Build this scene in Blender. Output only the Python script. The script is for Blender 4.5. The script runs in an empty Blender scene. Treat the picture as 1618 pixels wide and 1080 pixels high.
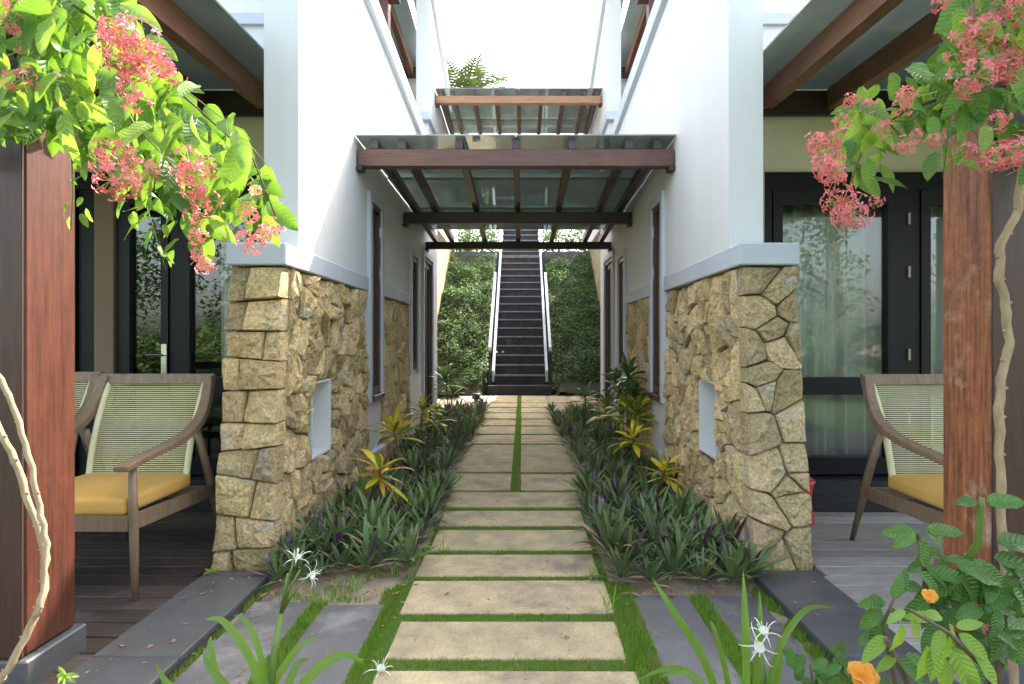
import bpy, bmesh, math, random
from mathutils import Vector, Matrix, Euler, noise
R = random.Random(7)
rad = math.radians
S = bpy.context.scene
COL = S.collection

# ---------------------------------------------------------------- camera, sky, sun, exposure
CAMX, CAMZ, F = 0.05, 1.25, 960.0
VX, VY = 825.0, 537.0
cd = bpy.data.cameras.new('camera'); cam = bpy.data.objects.new('camera', cd); COL.objects.link(cam)
cam.location = (CAMX, 0, CAMZ); cam.rotation_euler = (rad(90), 0, 0)
cd.sensor_fit = 'HORIZONTAL'; cd.sensor_width = 36.0; cd.lens = 36.0 * F / 1618.0
cd.shift_x = -(VX - 809.0) / 1618.0; cd.shift_y = -(540.0 - VY) / 1618.0
cd.clip_start = 0.05; cd.clip_end = 2000
S.camera = cam
SUN = Vector((0.60, 0.90, 1.0)).normalized()          # towards the sun
W = bpy.data.worlds.new('World'); S.world = W; W.use_nodes = True
wn = W.node_tree.nodes; wl = W.node_tree.links
sky = wn.new('ShaderNodeTexSky'); sky.sky_type = 'NISHITA'; sky.sun_disc = False
sky.sun_elevation = math.asin(SUN.z); sky.sun_rotation = math.atan2(SUN.x, SUN.y)
sky.air_density = 1.0; sky.dust_density = 4.0; sky.ozone_density = 0.6
wn['Background'].inputs['Strength'].default_value = 0.15
hz = wn.new('ShaderNodeHueSaturation'); hz.inputs['Saturation'].default_value = 0.6      # thin high haze
wl.new(sky.outputs[0], hz.inputs['Color']); wl.new(hz.outputs[0], wn['Background'].inputs['Color'])
sl = bpy.data.lights.new('sun', 'SUN'); sl.energy = 3.0; sl.angle = rad(0.53); sl.color = (1.0, 0.95, 0.86)
so = bpy.data.objects.new('sun', sl); COL.objects.link(so); so.location = SUN * 60
so.rotation_euler = (-SUN).to_track_quat('-Z', 'Y').to_euler()
S.view_settings.view_transform = 'Standard'; S.view_settings.look = 'None'
S.view_settings.exposure = 2.72; S.view_settings.gamma = 1.0
S.cycles.use_denoising = True
S.cycles.max_bounces = 10; S.cycles.transparent_max_bounces = 24; S.cycles.diffuse_bounces = 5
S.cycles.sample_clamp_indirect = 8.0

def P(x, y, d):                                      # a point seen at pixel (x, y) of the photograph, d metres away
    return Vector((CAMX + (x - VX) * d / F, d, CAMZ + (VY - y) * d / F))

# ---------------------------------------------------------------- materials
MATS = {}
def mat(name, col, rough=0.6, col2=None, scale=6.0, stretch=(1, 1, 1), bump=0.0, bscale=None, spec=0.5, rnd=0.0, hue=0.0,
        trans=None, detail=6.0, col3=None, s3=1.5, thr3=(0.55, 0.7), coat=0.0, metal=0.0, bdist=0.02, rvar=0.0, grain=None, veins=0.0):
    """Procedural principled material: noise between col and col2, col3 in patches, per-object brightness/hue change."""
    m = bpy.data.materials.new(name); m.use_nodes = True; MATS[name] = m
    n, l = m.node_tree.nodes, m.node_tree.links
    b = n['Principled BSDF']; out = n['Material Output']
    b.inputs['Roughness'].default_value = rough; b.inputs['Specular IOR Level'].default_value = spec
    b.inputs['Metallic'].default_value = metal; b.inputs['Coat Weight'].default_value = coat
    tc = n.new('ShaderNodeTexCoord'); oi = n.new('ShaderNodeObjectInfo')
    mp = n.new('ShaderNodeMapping'); mp.inputs['Scale'].default_value = stretch
    ad = n.new('ShaderNodeVectorMath'); ad.operation = 'ADD'
    ml = n.new('ShaderNodeVectorMath'); ml.operation = 'SCALE'; ml.inputs['Scale'].default_value = 37.0
    l.new(oi.outputs['Random'], ml.inputs[0]); l.new(tc.outputs['Object'], ad.inputs[0]); l.new(ml.outputs[0], ad.inputs[1])
    l.new(ad.outputs[0], mp.inputs['Vector'])
    nz = n.new('ShaderNodeTexNoise'); nz.inputs['Scale'].default_value = scale; nz.inputs['Detail'].default_value = detail
    nz.inputs['Roughness'].default_value = 0.65
    l.new(mp.outputs[0], nz.inputs['Vector'])
    mx = n.new('ShaderNodeMix'); mx.data_type = 'RGBA'
    mx.inputs['A'].default_value = (*col, 1); mx.inputs['B'].default_value = (*(col2 or col), 1)
    rm = n.new('ShaderNodeMapRange'); rm.inputs['From Min'].default_value = 0.32; rm.inputs['From Max'].default_value = 0.68
    l.new(nz.outputs['Fac'], rm.inputs['Value']); l.new(rm.outputs[0], mx.inputs['Factor'])
    cur = mx.outputs['Result']
    if col3:
        n3 = n.new('ShaderNodeTexNoise'); n3.inputs['Scale'].default_value = s3; n3.inputs['Detail'].default_value = 8
        n3.inputs['Roughness'].default_value = 0.7
        l.new(ad.outputs[0], n3.inputs['Vector'])
        r3 = n.new('ShaderNodeMapRange'); r3.inputs['From Min'].default_value = thr3[0]; r3.inputs['From Max'].default_value = thr3[1]
        l.new(n3.outputs['Fac'], r3.inputs['Value'])
        m3 = n.new('ShaderNodeMix'); m3.data_type = 'RGBA'; m3.inputs['B'].default_value = (*col3, 1)
        l.new(r3.outputs[0], m3.inputs['Factor']); l.new(cur, m3.inputs['A']); cur = m3.outputs['Result']
    if grain:
        ng = n.new('ShaderNodeTexNoise'); ng.inputs['Scale'].default_value = grain[0]; ng.inputs['Detail'].default_value = 4; ng.inputs['Roughness'].default_value = .8
        l.new(ad.outputs[0], ng.inputs['Vector'])
        rg = n.new('ShaderNodeMapRange'); rg.inputs['From Min'].default_value = .3; rg.inputs['From Max'].default_value = .7
        rg.inputs['To Min'].default_value = 1 - grain[1]; rg.inputs['To Max'].default_value = 1 + grain[1]
        l.new(ng.outputs['Fac'], rg.inputs['Value'])
        vm = n.new('ShaderNodeVectorMath'); vm.operation = 'SCALE'; l.new(cur, vm.inputs[0]); l.new(rg.outputs[0], vm.inputs['Scale']); cur = vm.outputs[0]
    if rnd or hue:
        hs = n.new('ShaderNodeHueSaturation')
        rr = n.new('ShaderNodeMapRange'); rr.inputs['To Min'].default_value = 1 - rnd; rr.inputs['To Max'].default_value = 1 + rnd
        l.new(oi.outputs['Random'], rr.inputs['Value']); l.new(rr.outputs[0], hs.inputs['Value'])
        if hue:
            mm = n.new('ShaderNodeMath'); mm.operation = 'MULTIPLY'; mm.inputs[1].default_value = 7.31
            fr = n.new('ShaderNodeMath'); fr.operation = 'FRACT'
            rh = n.new('ShaderNodeMapRange'); rh.inputs['To Min'].default_value = 0.5 - hue; rh.inputs['To Max'].default_value = 0.5 + hue
            l.new(oi.outputs['Random'], mm.inputs[0]); l.new(mm.outputs[0], fr.inputs[0]); l.new(fr.outputs[0], rh.inputs['Value'])
            l.new(rh.outputs[0], hs.inputs['Hue'])
        l.new(cur, hs.inputs['Color']); cur = hs.outputs['Color']
    vh = None
    if veins:                                            # midrib and side veins of a broad leaf, in the leaf's own space
        sx = n.new('ShaderNodeSeparateXYZ'); l.new(tc.outputs['Object'], sx.inputs[0])
        def mth(op, a, b_=None, c_=None):
            q = n.new('ShaderNodeMath'); q.operation = op
            for i_, v_ in enumerate((a, b_, c_)):
                if v_ is None: continue
                if isinstance(v_, (int, float)): q.inputs[i_].default_value = v_
                else: l.new(v_, q.inputs[i_])
            return q.outputs[0]
        axx = mth('ABSOLUTE', sx.outputs['X'])
        ph = mth('MULTIPLY', mth('SUBTRACT', sx.outputs['Y'], mth('MULTIPLY', axx, .75)), 27.0)
        vh = mth('POWER', mth('ABSOLUTE', mth('SINE', ph)), .45)
        mid = mth('MINIMUM', mth('MULTIPLY', axx, 70.0), 1.0)
        vh = mth('MULTIPLY', vh, mid)
        fac = mth('MULTIPLY', mth('SUBTRACT', 1.0, vh), veins)
        vmx = n.new('ShaderNodeMix'); vmx.data_type = 'RGBA'; vmx.inputs['B'].default_value = (*[min(1, c_ * 2.2 + .05) for c_ in (col2 or col)], 1)
        l.new(fac, vmx.inputs['Factor']); l.new(cur, vmx.inputs['A']); cur = vmx.outputs['Result']
    l.new(cur, b.inputs['Base Color'])
    if rvar:
        rv = n.new('ShaderNodeMapRange'); rv.inputs['To Min'].default_value = rough - rvar; rv.inputs['To Max'].default_value = rough + rvar
        l.new(nz.outputs['Fac'], rv.inputs['Value']); l.new(rv.outputs[0], b.inputs['Roughness'])
    if bump:
        bn = n.new('ShaderNodeTexNoise'); bn.inputs['Scale'].default_value = bscale or scale * 3; bn.inputs['Detail'].default_value = 8
        bn.inputs['Roughness'].default_value = 0.7
        l.new(mp.outputs[0], bn.inputs['Vector'])
        if vh is not None:
            hm = n.new('ShaderNodeMath'); hm.operation = 'MULTIPLY_ADD'; hm.inputs[1].default_value = .35; l.new(bn.outputs['Fac'], hm.inputs[0]); l.new(vh, hm.inputs[2]); bh = hm.outputs[0]
        else: bh = bn.outputs['Fac']
        bp = n.new('ShaderNodeBump'); bp.inputs['Strength'].default_value = bump; bp.inputs['Distance'].default_value = bdist
        l.new(bh, bp.inputs['Height']); l.new(bp.outputs[0], b.inputs['Normal'])
    if trans:
        tr = n.new('ShaderNodeBsdfTranslucent'); tr.inputs['Color'].default_value = (*trans[1], 1)
        ms = n.new('ShaderNodeMixShader'); ms.inputs[0].default_value = trans[0]
        l.new(b.outputs[0], ms.inputs[1]); l.new(tr.outputs[0], ms.inputs[2]); l.new(ms.outputs[0], out.inputs['Surface'])
    return m

def glass_mat(name, tint, ior=1.5, rough=0.0, haze=0.0, hazecol=(0.3, 0.34, 0.33), gl=(1, 1, 1)):
    m = bpy.data.materials.new(name); m.use_nodes = True; MATS[name] = m
    n, l = m.node_tree.nodes, m.node_tree.links
    n.remove(n['Principled BSDF']); out = n['Material Output']
    tr = n.new('ShaderNodeBsdfTransparent'); tr.inputs['Color'].default_value = (*tint, 1)
    gs = n.new('ShaderNodeBsdfGlossy'); gs.inputs['Roughness'].default_value = rough; gs.inputs['Color'].default_value = (*gl, 1)
    fz = n.new('ShaderNodeFresnel'); fz.inputs['IOR'].default_value = ior
    a = tr.outputs[0]
    if haze:
        df = n.new('ShaderNodeBsdfDiffuse'); df.inputs['Color'].default_value = (*hazecol, 1)
        tl = n.new('ShaderNodeBsdfTranslucent'); tl.inputs['Color'].default_value = (*hazecol, 1)
        m0 = n.new('ShaderNodeMixShader'); m0.inputs[0].default_value = 0.4
        l.new(df.outputs[0], m0.inputs[1]); l.new(tl.outputs[0], m0.inputs[2])
        m1 = n.new('ShaderNodeMixShader')
        tc = n.new('ShaderNodeTexCoord'); nz = n.new('ShaderNodeTexNoise'); nz.inputs['Scale'].default_value = 2.5; nz.inputs['Detail'].default_value = 6
        l.new(tc.outputs['Object'], nz.inputs['Vector'])
        r = n.new('ShaderNodeMapRange'); r.inputs['To Min'].default_value = haze * 0.7; r.inputs['To Max'].default_value = haze * 1.3
        l.new(nz.outputs['Fac'], r.inputs['Value']); l.new(r.outputs[0], m1.inputs[0])
        l.new(a, m1.inputs[1]); l.new(m0.outputs[0], m1.inputs[2]); a = m1.outputs[0]
    m2 = n.new('ShaderNodeMixShader'); l.new(fz.outputs[0], m2.inputs[0]); l.new(a, m2.inputs[1]); l.new(gs.outputs[0], m2.inputs[2])
    l.new(m2.outputs[0], out.inputs['Surface'])
    return m

mat('plaster', (0.635, 0.64, 0.635), 0.75, (0.585, 0.595, 0.59), 1.3, (2.5, 2.5, .35), col3=(0.52, 0.52, 0.50), s3=.9, thr3=(.6, .95), bump=0.12, bscale=60, bdist=0.004, spec=0.25)
mat('plaster_trim', (0.49, 0.525, 0.58), 0.65, (0.43, 0.46, 0.51), 1.8, bump=0.1, bscale=50, bdist=0.003, spec=0.3)
mat('cream_plaster', (0.56, 0.54, 0.40), 0.8, (0.50, 0.48, 0.35), 1.5, bump=0.1, bscale=40, bdist=0.004)
mat('brown_plaster', (0.20, 0.14, 0.09), 0.8, (0.17, 0.12, 0.075), 2.0)
mat('stone', (0.80, 0.60, 0.31), 0.9, (0.62, 0.465, 0.24), 7.0, grain=(60, .5), bump=1.0, bscale=30, bdist=0.05, spec=0.2, rnd=0.26, hue=0.008,
    col3=(0.50, 0.46, 0.37), s3=4.0, thr3=(0.53, 0.66))
mat('stone_stained', (0.74, 0.57, 0.315), 0.9, (0.53, 0.42, 0.235), 7.0, grain=(60, .5), bump=1.0, bscale=30, bdist=0.05, spec=0.2, rnd=0.26, hue=0.009,
    col3=(0.62, 0.60, 0.55), s3=5.0, thr3=(0.55, 0.66))
mat('mortar', (0.20, 0.165, 0.11), 0.95, (0.13, 0.11, 0.08), 20, bump=0.6, bscale=60)
mat('far_stone', (0.46, 0.36, 0.19), 0.9, (0.22, 0.165, 0.09), 4.0, grain=(14, .5), bump=1.0, bscale=9, bdist=0.08)
mat('sandstone', (0.49, 0.38, 0.215), 0.85, (0.29, 0.235, 0.145), 6.0, bump=0.35, bscale=150, bdist=0.004, rnd=0.09, hue=0.008, grain=(90, .24),
    col3=(0.20, 0.16, 0.11), s3=2.6, thr3=(0.52, 0.68))
mat('slate', (0.125, 0.123, 0.12), 0.6, (0.085, 0.084, 0.083), 2.5, bump=0.25, bscale=40, bdist=0.006, rnd=0.1, col3=(0.22, 0.215, 0.20), s3=3.0, thr3=(0.52, 0.7))
mat('kerb_stone', (0.09, 0.09, 0.091), 0.5, (0.062, 0.063, 0.064), 5, bump=0.2, bscale=120, bdist=0.003, col3=(0.115, 0.11, 0.105), s3=3.5, thr3=(0.55, 0.75), rnd=0.06)
mat('black_granite', (0.035, 0.037, 0.042), 0.25, (0.02, 0.02, 0.024), 30)
mat('deck_dark', (0.085, 0.064, 0.05), 0.6, (0.036, 0.028, 0.024), 5, (1.2, 14, 14), bump=0.35, bscale=14, bdist=0.006, rnd=0.35, spec=.3, col3=(0.13, 0.115, 0.10), s3=3.0, thr3=(0.56, 0.72))
mat('deck_grey', (0.40, 0.38, 0.35), 0.65, (0.25, 0.235, 0.215), 5, (1.2, 14, 14), bump=0.35, bscale=14, bdist=0.006, rnd=0.22, col3=(0.40, 0.385, 0.36), s3=3.0, thr3=(0.5, 0.7))
mat('post_wood', (0.11, 0.031, 0.015), 0.42, (0.042, 0.013, 0.008), 4, grain=(12, .2), stretch=(14, 14, .9), bump=0.25, bscale=12, bdist=0.004, col3=(0.10, 0.035, 0.02), s3=5.0, thr3=(0.58, 0.72))
mat('worn_post_wood', (0.40, 0.14, 0.05), 0.55, (0.10, 0.032, 0.018), 5, (12, 12, .8), detail=10, grain=(25, .3), bump=0.6, bscale=12, bdist=0.008, col3=(0.46, 0.31, 0.20), s3=5.0, thr3=(0.56, 0.72))
mat('shaded_post_wood', (0.075, 0.032, 0.022), 0.45, (0.045, 0.02, 0.015), 4, (14, 14, 1.1), bump=0.25, bscale=12, bdist=0.004)  # darker wood with the post front's shade put into the colour
mat('rafter_wood', (0.25, 0.115, 0.06), 0.42, (0.14, 0.06, 0.034), 4, (14, 1.0, 14), bump=0.2, bscale=10, bdist=0.004, rnd=0.15)
mat('beam_wood', (0.125, 0.055, 0.038), 0.5, (0.07, 0.03, 0.022), 4, (1.0, 14, 14), bump=0.3, bscale=10, bdist=0.005, col3=(0.17, 0.065, 0.038), s3=2.0)
mat('pale_beam_wood', (0.40, 0.22, 0.11), 0.6, (0.25, 0.13, 0.07), 4, (1.0, 14, 14), bump=0.2, bscale=10)
mat('dark_beam_wood', (0.045, 0.026, 0.022), 0.4, (0.03, 0.017, 0.015), 4, (1.0, 14, 14))
mat('window_wood', (0.085, 0.04, 0.03), 0.35, (0.05, 0.024, 0.019), 4, (12, 12, 1.0), bump=0.15, bscale=10)
mat('door_black', (0.008, 0.009, 0.012), 0.4, (0.005, 0.006, 0.008), 6, spec=.25)
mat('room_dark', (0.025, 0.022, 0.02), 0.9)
mat('curtain_white', (0.82, 0.83, 0.80), 0.85, (0.66, 0.67, 0.65), 3, trans=(0.35, (0.7, 0.72, 0.68)))
mat('chair_wood', (0.25, 0.17, 0.105), 0.5, (0.16, 0.108, 0.068), 5, (9, 9, 1.3), bump=0.15, bscale=12, rnd=0.05)
mat('cushion_yellow', (0.64, 0.385, 0.105), 0.85, (0.58, 0.33, 0.075), 3, bump=0.25, bscale=260, bdist=0.002)
mat('rope_cream', (0.70, 0.67, 0.42), 0.7, (0.6, 0.57, 0.34), 8)
mat('steel_pale', (0.40, 0.43, 0.46), 0.5, (0.33, 0.36, 0.39), 3)
mat('stair_dark', (0.045, 0.046, 0.055), 0.7, (0.03, 0.031, 0.038), 4, col3=(0.075, 0.073, 0.072), s3=3, spec=.15)
mat('stair_nosing', (0.2, 0.205, 0.215), 0.6, (0.09, 0.095, 0.10), 9)
mat('dark_coping', (0.045, 0.048, 0.06), 0.6, (0.06, 0.065, 0.078), 4)
mat('soil', (0.26, 0.20, 0.135), 0.95, (0.15, 0.11, 0.075), 4, bump=0.9, bscale=60, bdist=0.02, col3=(0.33, 0.275, 0.20), s3=2.2)
mat('pale_sand', (0.40, 0.33, 0.235), 0.95, (0.27, 0.215, 0.15), 9, bump=0.8, bscale=90, bdist=0.012)
mat('turf', (0.09, 0.145, 0.022), 0.9, (0.13, 0.15, 0.045), 14, bump=0.8, bscale=200)
mat('lawn', (0.06, 0.115, 0.02), 0.9, (0.045, 0.09, 0.018), 3, bump=0.8, bscale=80)
mat('grass_blade', (0.14, 0.26, 0.022), 0.55, (0.21, 0.32, 0.045), 7, trans=(0.35, (0.22, 0.42, 0.03)), col3=(0.30, 0.26, 0.09), s3=5, thr3=(0.52, 0.68))
mat('bank_soil', (0.05, 0.055, 0.03), 0.95, (0.03, 0.035, 0.02), 6, bump=0.8)
mat('bank_leaf', (0.07, 0.13, 0.045), 0.7, (0.11, 0.175, 0.06), 2.0, trans=(0.25, (0.14, 0.26, 0.05)), col3=(0.12, 0.20, 0.045), s3=0.9)
mat('rhoeo_leaf', (0.08, 0.13, 0.04), 0.5, spec=.18, col2=(0.145, 0.195, 0.08), scale=9, rnd=0.32, hue=0.02, trans=(0.12, (0.12, 0.2, 0.07)))
mat('rhoeo_purple', (0.085, 0.035, 0.085), 0.45, (0.055, 0.05, 0.06), 8, rnd=0.2, trans=(0.15, (0.25, 0.05, 0.2)))
mat('dry_leaf', (0.22, 0.15, 0.07), 0.8, (0.32, 0.24, 0.12), 12, spec=.2)
mat('violet_flower', (0.30, 0.13, 0.42), 0.5, (0.24, 0.1, 0.36), 20)
mat('croton_yellow', (0.72, 0.52, 0.03), 0.4, (0.42, 0.42, 0.035), 16, spec=.25, rnd=0.15, hue=0.012, trans=(0.25, (0.7, 0.5, 0.04)))
mat('croton_orange', (0.62, 0.26, 0.05), 0.4, (0.60, 0.40, 0.04), 12, spec=.25, rnd=0.12, trans=(0.25, (0.8, 0.4, 0.06)))
mat('croton_green', (0.055, 0.11, 0.022), 0.35, (0.28, 0.30, 0.03), 13, spec=.25, rnd=0.2, trans=(0.2, (0.3, 0.4, 0.05)))
mat('croton_red', (0.42, 0.06, 0.045), 0.4, (0.25, 0.05, 0.04), 12, spec=.25, rnd=0.15, trans=(0.2, (0.6, 0.1, 0.06)))
mat('dracaena_leaf', (0.05, 0.09, 0.026), 0.35, (0.085, 0.14, 0.04), 8, spec=.25, rnd=0.2, trans=(0.2, (0.2, 0.32, 0.05)))
mat('vine_leaf', (0.06, 0.145, 0.028), 0.34, (0.10, 0.20, 0.045), 9, spec=.38, rnd=0.35, hue=0.014, trans=(0.38, (0.25, 0.45, 0.03)), bump=0.5, bscale=30, bdist=0.012, veins=.3)
mat('inner_leaf', (0.05, 0.12, 0.024), 0.45, (0.09, 0.18, 0.04), 14, spec=.3, trans=(0.35, (0.22, 0.42, 0.03)))
mat('young_leaf', (0.16, 0.28, 0.04), 0.4, (0.21, 0.33, 0.055), 9, rnd=0.15, trans=(0.42, (0.36, 0.54, 0.05)), bump=0.4, bscale=40, bdist=0.01, veins=.25)
mat('hibiscus_leaf', (0.04, 0.11, 0.018), 0.27, (0.07, 0.16, 0.03), 8, spec=.32, rnd=0.28, hue=0.012, trans=(0.2, (0.22, 0.4, 0.04)), bump=0.5, bscale=40, bdist=0.012, veins=.3)
mat('creeper_pink', (0.60, 0.10, 0.115), 0.5, (0.72, 0.26, 0.26), 60, rnd=0.12, hue=0.008, trans=(0.3, (0.8, 0.14, 0.16)))
mat('creeper_faded', (0.55, 0.28, 0.17), 0.6, (0.62, 0.36, 0.25), 30, trans=(0.3, (0.8, 0.4, 0.25)))
mat('creeper_bud', (0.34, 0.42, 0.10), 0.5, (0.5, 0.36, 0.16), 30, trans=(0.3, (0.5, 0.55, 0.1)))
mat('vine_bark', (0.40, 0.29, 0.17), 0.85, (0.24, 0.165, 0.09), 10, (3, 3, 1), bump=0.6, bscale=40, bdist=0.006)
mat('green_stem', (0.17, 0.25, 0.05), 0.5, (0.12, 0.17, 0.035), 8, trans=(0.2, (0.3, 0.4, 0.06)))
mat('brown_stem', (0.15, 0.10, 0.055), 0.8, (0.09, 0.06, 0.035), 10, bump=0.4)
mat('lily_leaf', (0.075, 0.165, 0.025), 0.33, (0.115, 0.215, 0.035), 5, (6, 6, 2), rnd=0.12, trans=(0.4, (0.30, 0.5, 0.04)))
mat('lily_white', (0.82, 0.83, 0.76), 0.5, (0.78, 0.80, 0.72), 10, trans=(0.3, (0.9, 0.9, 0.8)))
mat('hibiscus_orange', (0.78, 0.33, 0.05), 0.5, (0.82, 0.44, 0.09), 14, trans=(0.3, (0.95, 0.45, 0.06)))
mat('palm_leaf', (0.045, 0.08, 0.02), 0.5, (0.07, 0.11, 0.03), 3, spec=.2, trans=(0.15, (0.12, 0.18, 0.03)))
mat('tree_leaf', (0.06, 0.12, 0.028), 0.45, (0.10, 0.18, 0.045), 1.2, rnd=0.25, hue=0.02, trans=(0.3, (0.24, 0.42, 0.05)))
mat('bark', (0.20, 0.15, 0.11), 0.9, (0.12, 0.09, 0.065), 6, bump=0.8)
mat('dead_leaf', (0.24, 0.10, 0.05), 0.8, (0.36, 0.19, 0.08), 12)
mat('red_paint', (0.52, 0.02, 0.04), 0.45, (0.45, 0.015, 0.035), 8)
mat('dull_brass', (0.30, 0.27, 0.2), 0.45, metal=.6)
mat('chrome', (0.7, 0.7, 0.68), 0.22, metal=1.0)
mat('iron_dark', (0.03, 0.03, 0.032), 0.5)
mat('pipe_tan', (0.42, 0.35, 0.25), 0.6, (0.36, 0.29, 0.2), 12)
mat('shoe_leather', (0.07, 0.03, 0.022), 0.5, (0.05, 0.022, 0.018), 12)
glass_mat('door_glass', (0.90, 0.925, 0.905), 1.5)
glass_mat('window_glass', (0.5, 0.55, 0.55), 1.6)
glass_mat('roof_glass', (0.22, 0.27, 0.255), 1.6, 0.02, haze=0.66, hazecol=(0.50, 0.55, 0.53), gl=(0.85, 0.95, 0.92))
M = MATS

# ---------------------------------------------------------------- helpers
def link(name, me, parent=None):
    o = bpy.data.objects.new(name, me); COL.objects.link(o)
    if parent is not None:
        o.parent = parent
        if parent.parent is None:
            o.matrix_parent_inverse = Matrix.Translation(-parent.location)
    return o

def mesh_data(name, V, Fc, m, smooth=False, recalc=False, mi=None):
    me = bpy.data.meshes.new(name); me.from_pydata([tuple(v) for v in V], [], Fc)
    for k in (m if isinstance(m, (list, tuple)) else [m]): me.materials.append(M[k] if isinstance(k, str) else k)
    if mi is not None: me.polygons.foreach_set('material_index', mi)
    if smooth: me.polygons.foreach_set('use_smooth', [True] * len(me.polygons))
    if recalc:
        bm = bmesh.new(); bm.from_mesh(me); bmesh.ops.recalc_face_normals(bm, faces=bm.faces); bm.to_mesh(me); bm.free()
    me.update(); return me

def mk(name, V, Fc, m, parent=None, smooth=False, recalc=True, mi=None):
    return link(name, mesh_data(name, V, Fc, m, smooth, recalc, mi), parent)

def tag(o, label=None, cat=None, group=None, kind=None):
    if label: o['label'] = label
    if cat: o['category'] = cat
    if group: o['group'] = group
    if kind: o['kind'] = kind
    return o

def thing(name, label, cat, loc=(0, 0, 0), group=None, rz=0.0):
    o = bpy.data.objects.new(name, None); COL.objects.link(o); o.location = loc; o.rotation_euler[2] = rz
    o.empty_display_size = 0.1
    return tag(o, label, cat, group)

class MB:
    """Collects shapes for one mesh."""
    def __init__(s): s.V = []; s.F = []; s.MI = []
    def add(s, V, Fc, mi=0):
        b = len(s.V); s.V += [Vector(v) for v in V]; s.F += [[i + b for i in f] for f in Fc]; s.MI += [mi] * len(Fc); return s
    def box(s, x0, x1, y0, y1, z0, z1, mi=0):
        x0, x1 = sorted((x0, x1))
        return s.add([(x, y, z) for z in (z0, z1) for y in (y0, y1) for x in (x0, x1)],
                     [(0, 2, 3, 1), (4, 5, 7, 6), (0, 1, 5, 4), (2, 6, 7, 3), (0, 4, 6, 2), (1, 3, 7, 5)], mi)
    def tube(s, pts, r, n=8, mi=0, flat=1.0, cap=True):
        pts = [Vector(p) for p in pts]; k = len(pts)
        rr = r if isinstance(r, (list, tuple)) else [r] * k
        ax = pts[-1] - pts[0]; ax = ax.normalized() if ax.length > 1e-6 else Vector((0, 0, 1))
        V = []; up = Vector((0, 0, 1)) if abs(ax.z) < .75 else Vector((0.96, .28, 0))
        for i, p in enumerate(pts):
            t = (pts[min(i + 1, k - 1)] - pts[max(i - 1, 0)]).normalized()
            u = up.cross(t)
            if u.length < 0.05: u = Vector((0, 1, 0)).cross(t)
            u.normalize(); v = t.cross(u)
            for j in range(n):
                a = 2 * math.pi * j / n
                V.append(p + u * (math.cos(a) * rr[i] * flat) + v * (math.sin(a) * rr[i]))
        Fc = [(i * n + j, i * n + (j + 1) % n, (i + 1) * n + (j + 1) % n, (i + 1) * n + j) for i in range(k - 1) for j in range(n)]
        if cap: Fc += [list(range(n))[::-1], [(k - 1) * n + j for j in range(n)]]
        return s.add(V, Fc, mi)
    def prism(s, poly, x0, x1, mi=0):
        """poly in (y, z), pulled from x0 to x1."""
        k = len(poly); V = [(x0, y, z) for y, z in poly] + [(x1, y, z) for y, z in poly]
        return s.add(V, [list(range(k))[::-1], list(range(k, 2 * k))] + [(i, (i + 1) % k, k + (i + 1) % k, k + i) for i in range(k)], mi)
    def strap(s, base, az, el, length, width, droop=1.0, fold=0.25, seg=5, mi=0, tip=0.5, twist=0.0):
        """A long leaf: rises at el, bends down by droop radians over its length, widest before tip."""
        p = Vector(base); V = []; h = Vector((math.cos(az), math.sin(az), 0)); sd = Vector((-math.sin(az), math.cos(az), 0))
        sd = (sd * math.cos(twist) + Vector((0, 0, 1)) * math.sin(twist)).normalized()
        for i in range(seg + 1):
            t = i / seg; e = el - droop * t * t
            d = h * math.cos(e) + Vector((0, 0, 1)) * math.sin(e); nrm = sd.cross(d)
            w = width * 0.5 * (min(1, 0.45 + t / max(tip, .01) * 0.55) if t < tip else max(0.0, 1 - ((t - tip) / (1 - tip)) ** 1.8))
            V += [p - sd * w - nrm * (-fold * w), p.copy(), p + sd * w - nrm * (-fold * w)]
            p = p + d * (length / seg)
        Fc = []
        for i in range(seg):
            a = i * 3; Fc += [(a, a + 1, a + 4, a + 3), (a + 1, a + 2, a + 5, a + 4)]
        return s.add(V, Fc, mi)
    def build(s, name, m, parent=None, smooth=False, recalc=False):
        return mk(name, s.V, s.F, m, parent, smooth, recalc, s.MI if isinstance(m, (list, tuple)) else None)
    def data(s, name, m, smooth=False, recalc=False):
        return mesh_data(name, s.V, s.F, m, smooth, recalc, s.MI if isinstance(m, (list, tuple)) else None)

def box(name, x0, x1, y0, y1, z0, z1, m, parent=None, bev=0.006, jit=0.0):
    bm = bmesh.new(); x0, x1 = sorted((x0, x1))
    vs = [bm.verts.new((x + R.uniform(-jit, jit), y + R.uniform(-jit, jit), z + R.uniform(-jit, jit) * .5)) for z in (z0, z1) for y in (y0, y1) for x in (x0, x1)]
    for f in [(0, 2, 3, 1), (4, 5, 7, 6), (0, 1, 5, 4), (2, 6, 7, 3), (0, 4, 6, 2), (1, 3, 7, 5)]: bm.faces.new([vs[i] for i in f])
    if bev: bmesh.ops.bevel(bm, geom=bm.edges[:], offset=bev, segments=1, affect='EDGES', clamp_overlap=True)
    me = bpy.data.meshes.new(name); bm.to_mesh(me); bm.free(); me.materials.append(M[m])
    return link(name, me, parent)

def aim(o, p, d, up, s):
    """Puts a leaf (along local +Y, face +Z) at p pointing along d."""
    d = Vector(d).normalized(); up = Vector(up)
    x = d.cross(up)
    if x.length < 1e-3: x = d.cross(Vector((1, 0.2, 0)))
    x.normalize(); z = x.cross(d)
    m = Matrix((x, d, z)).transposed().to_4x4()
    o.matrix_basis = Matrix.Translation(p) @ m @ Matrix.Diagonal((s, s, s, 1))

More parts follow.
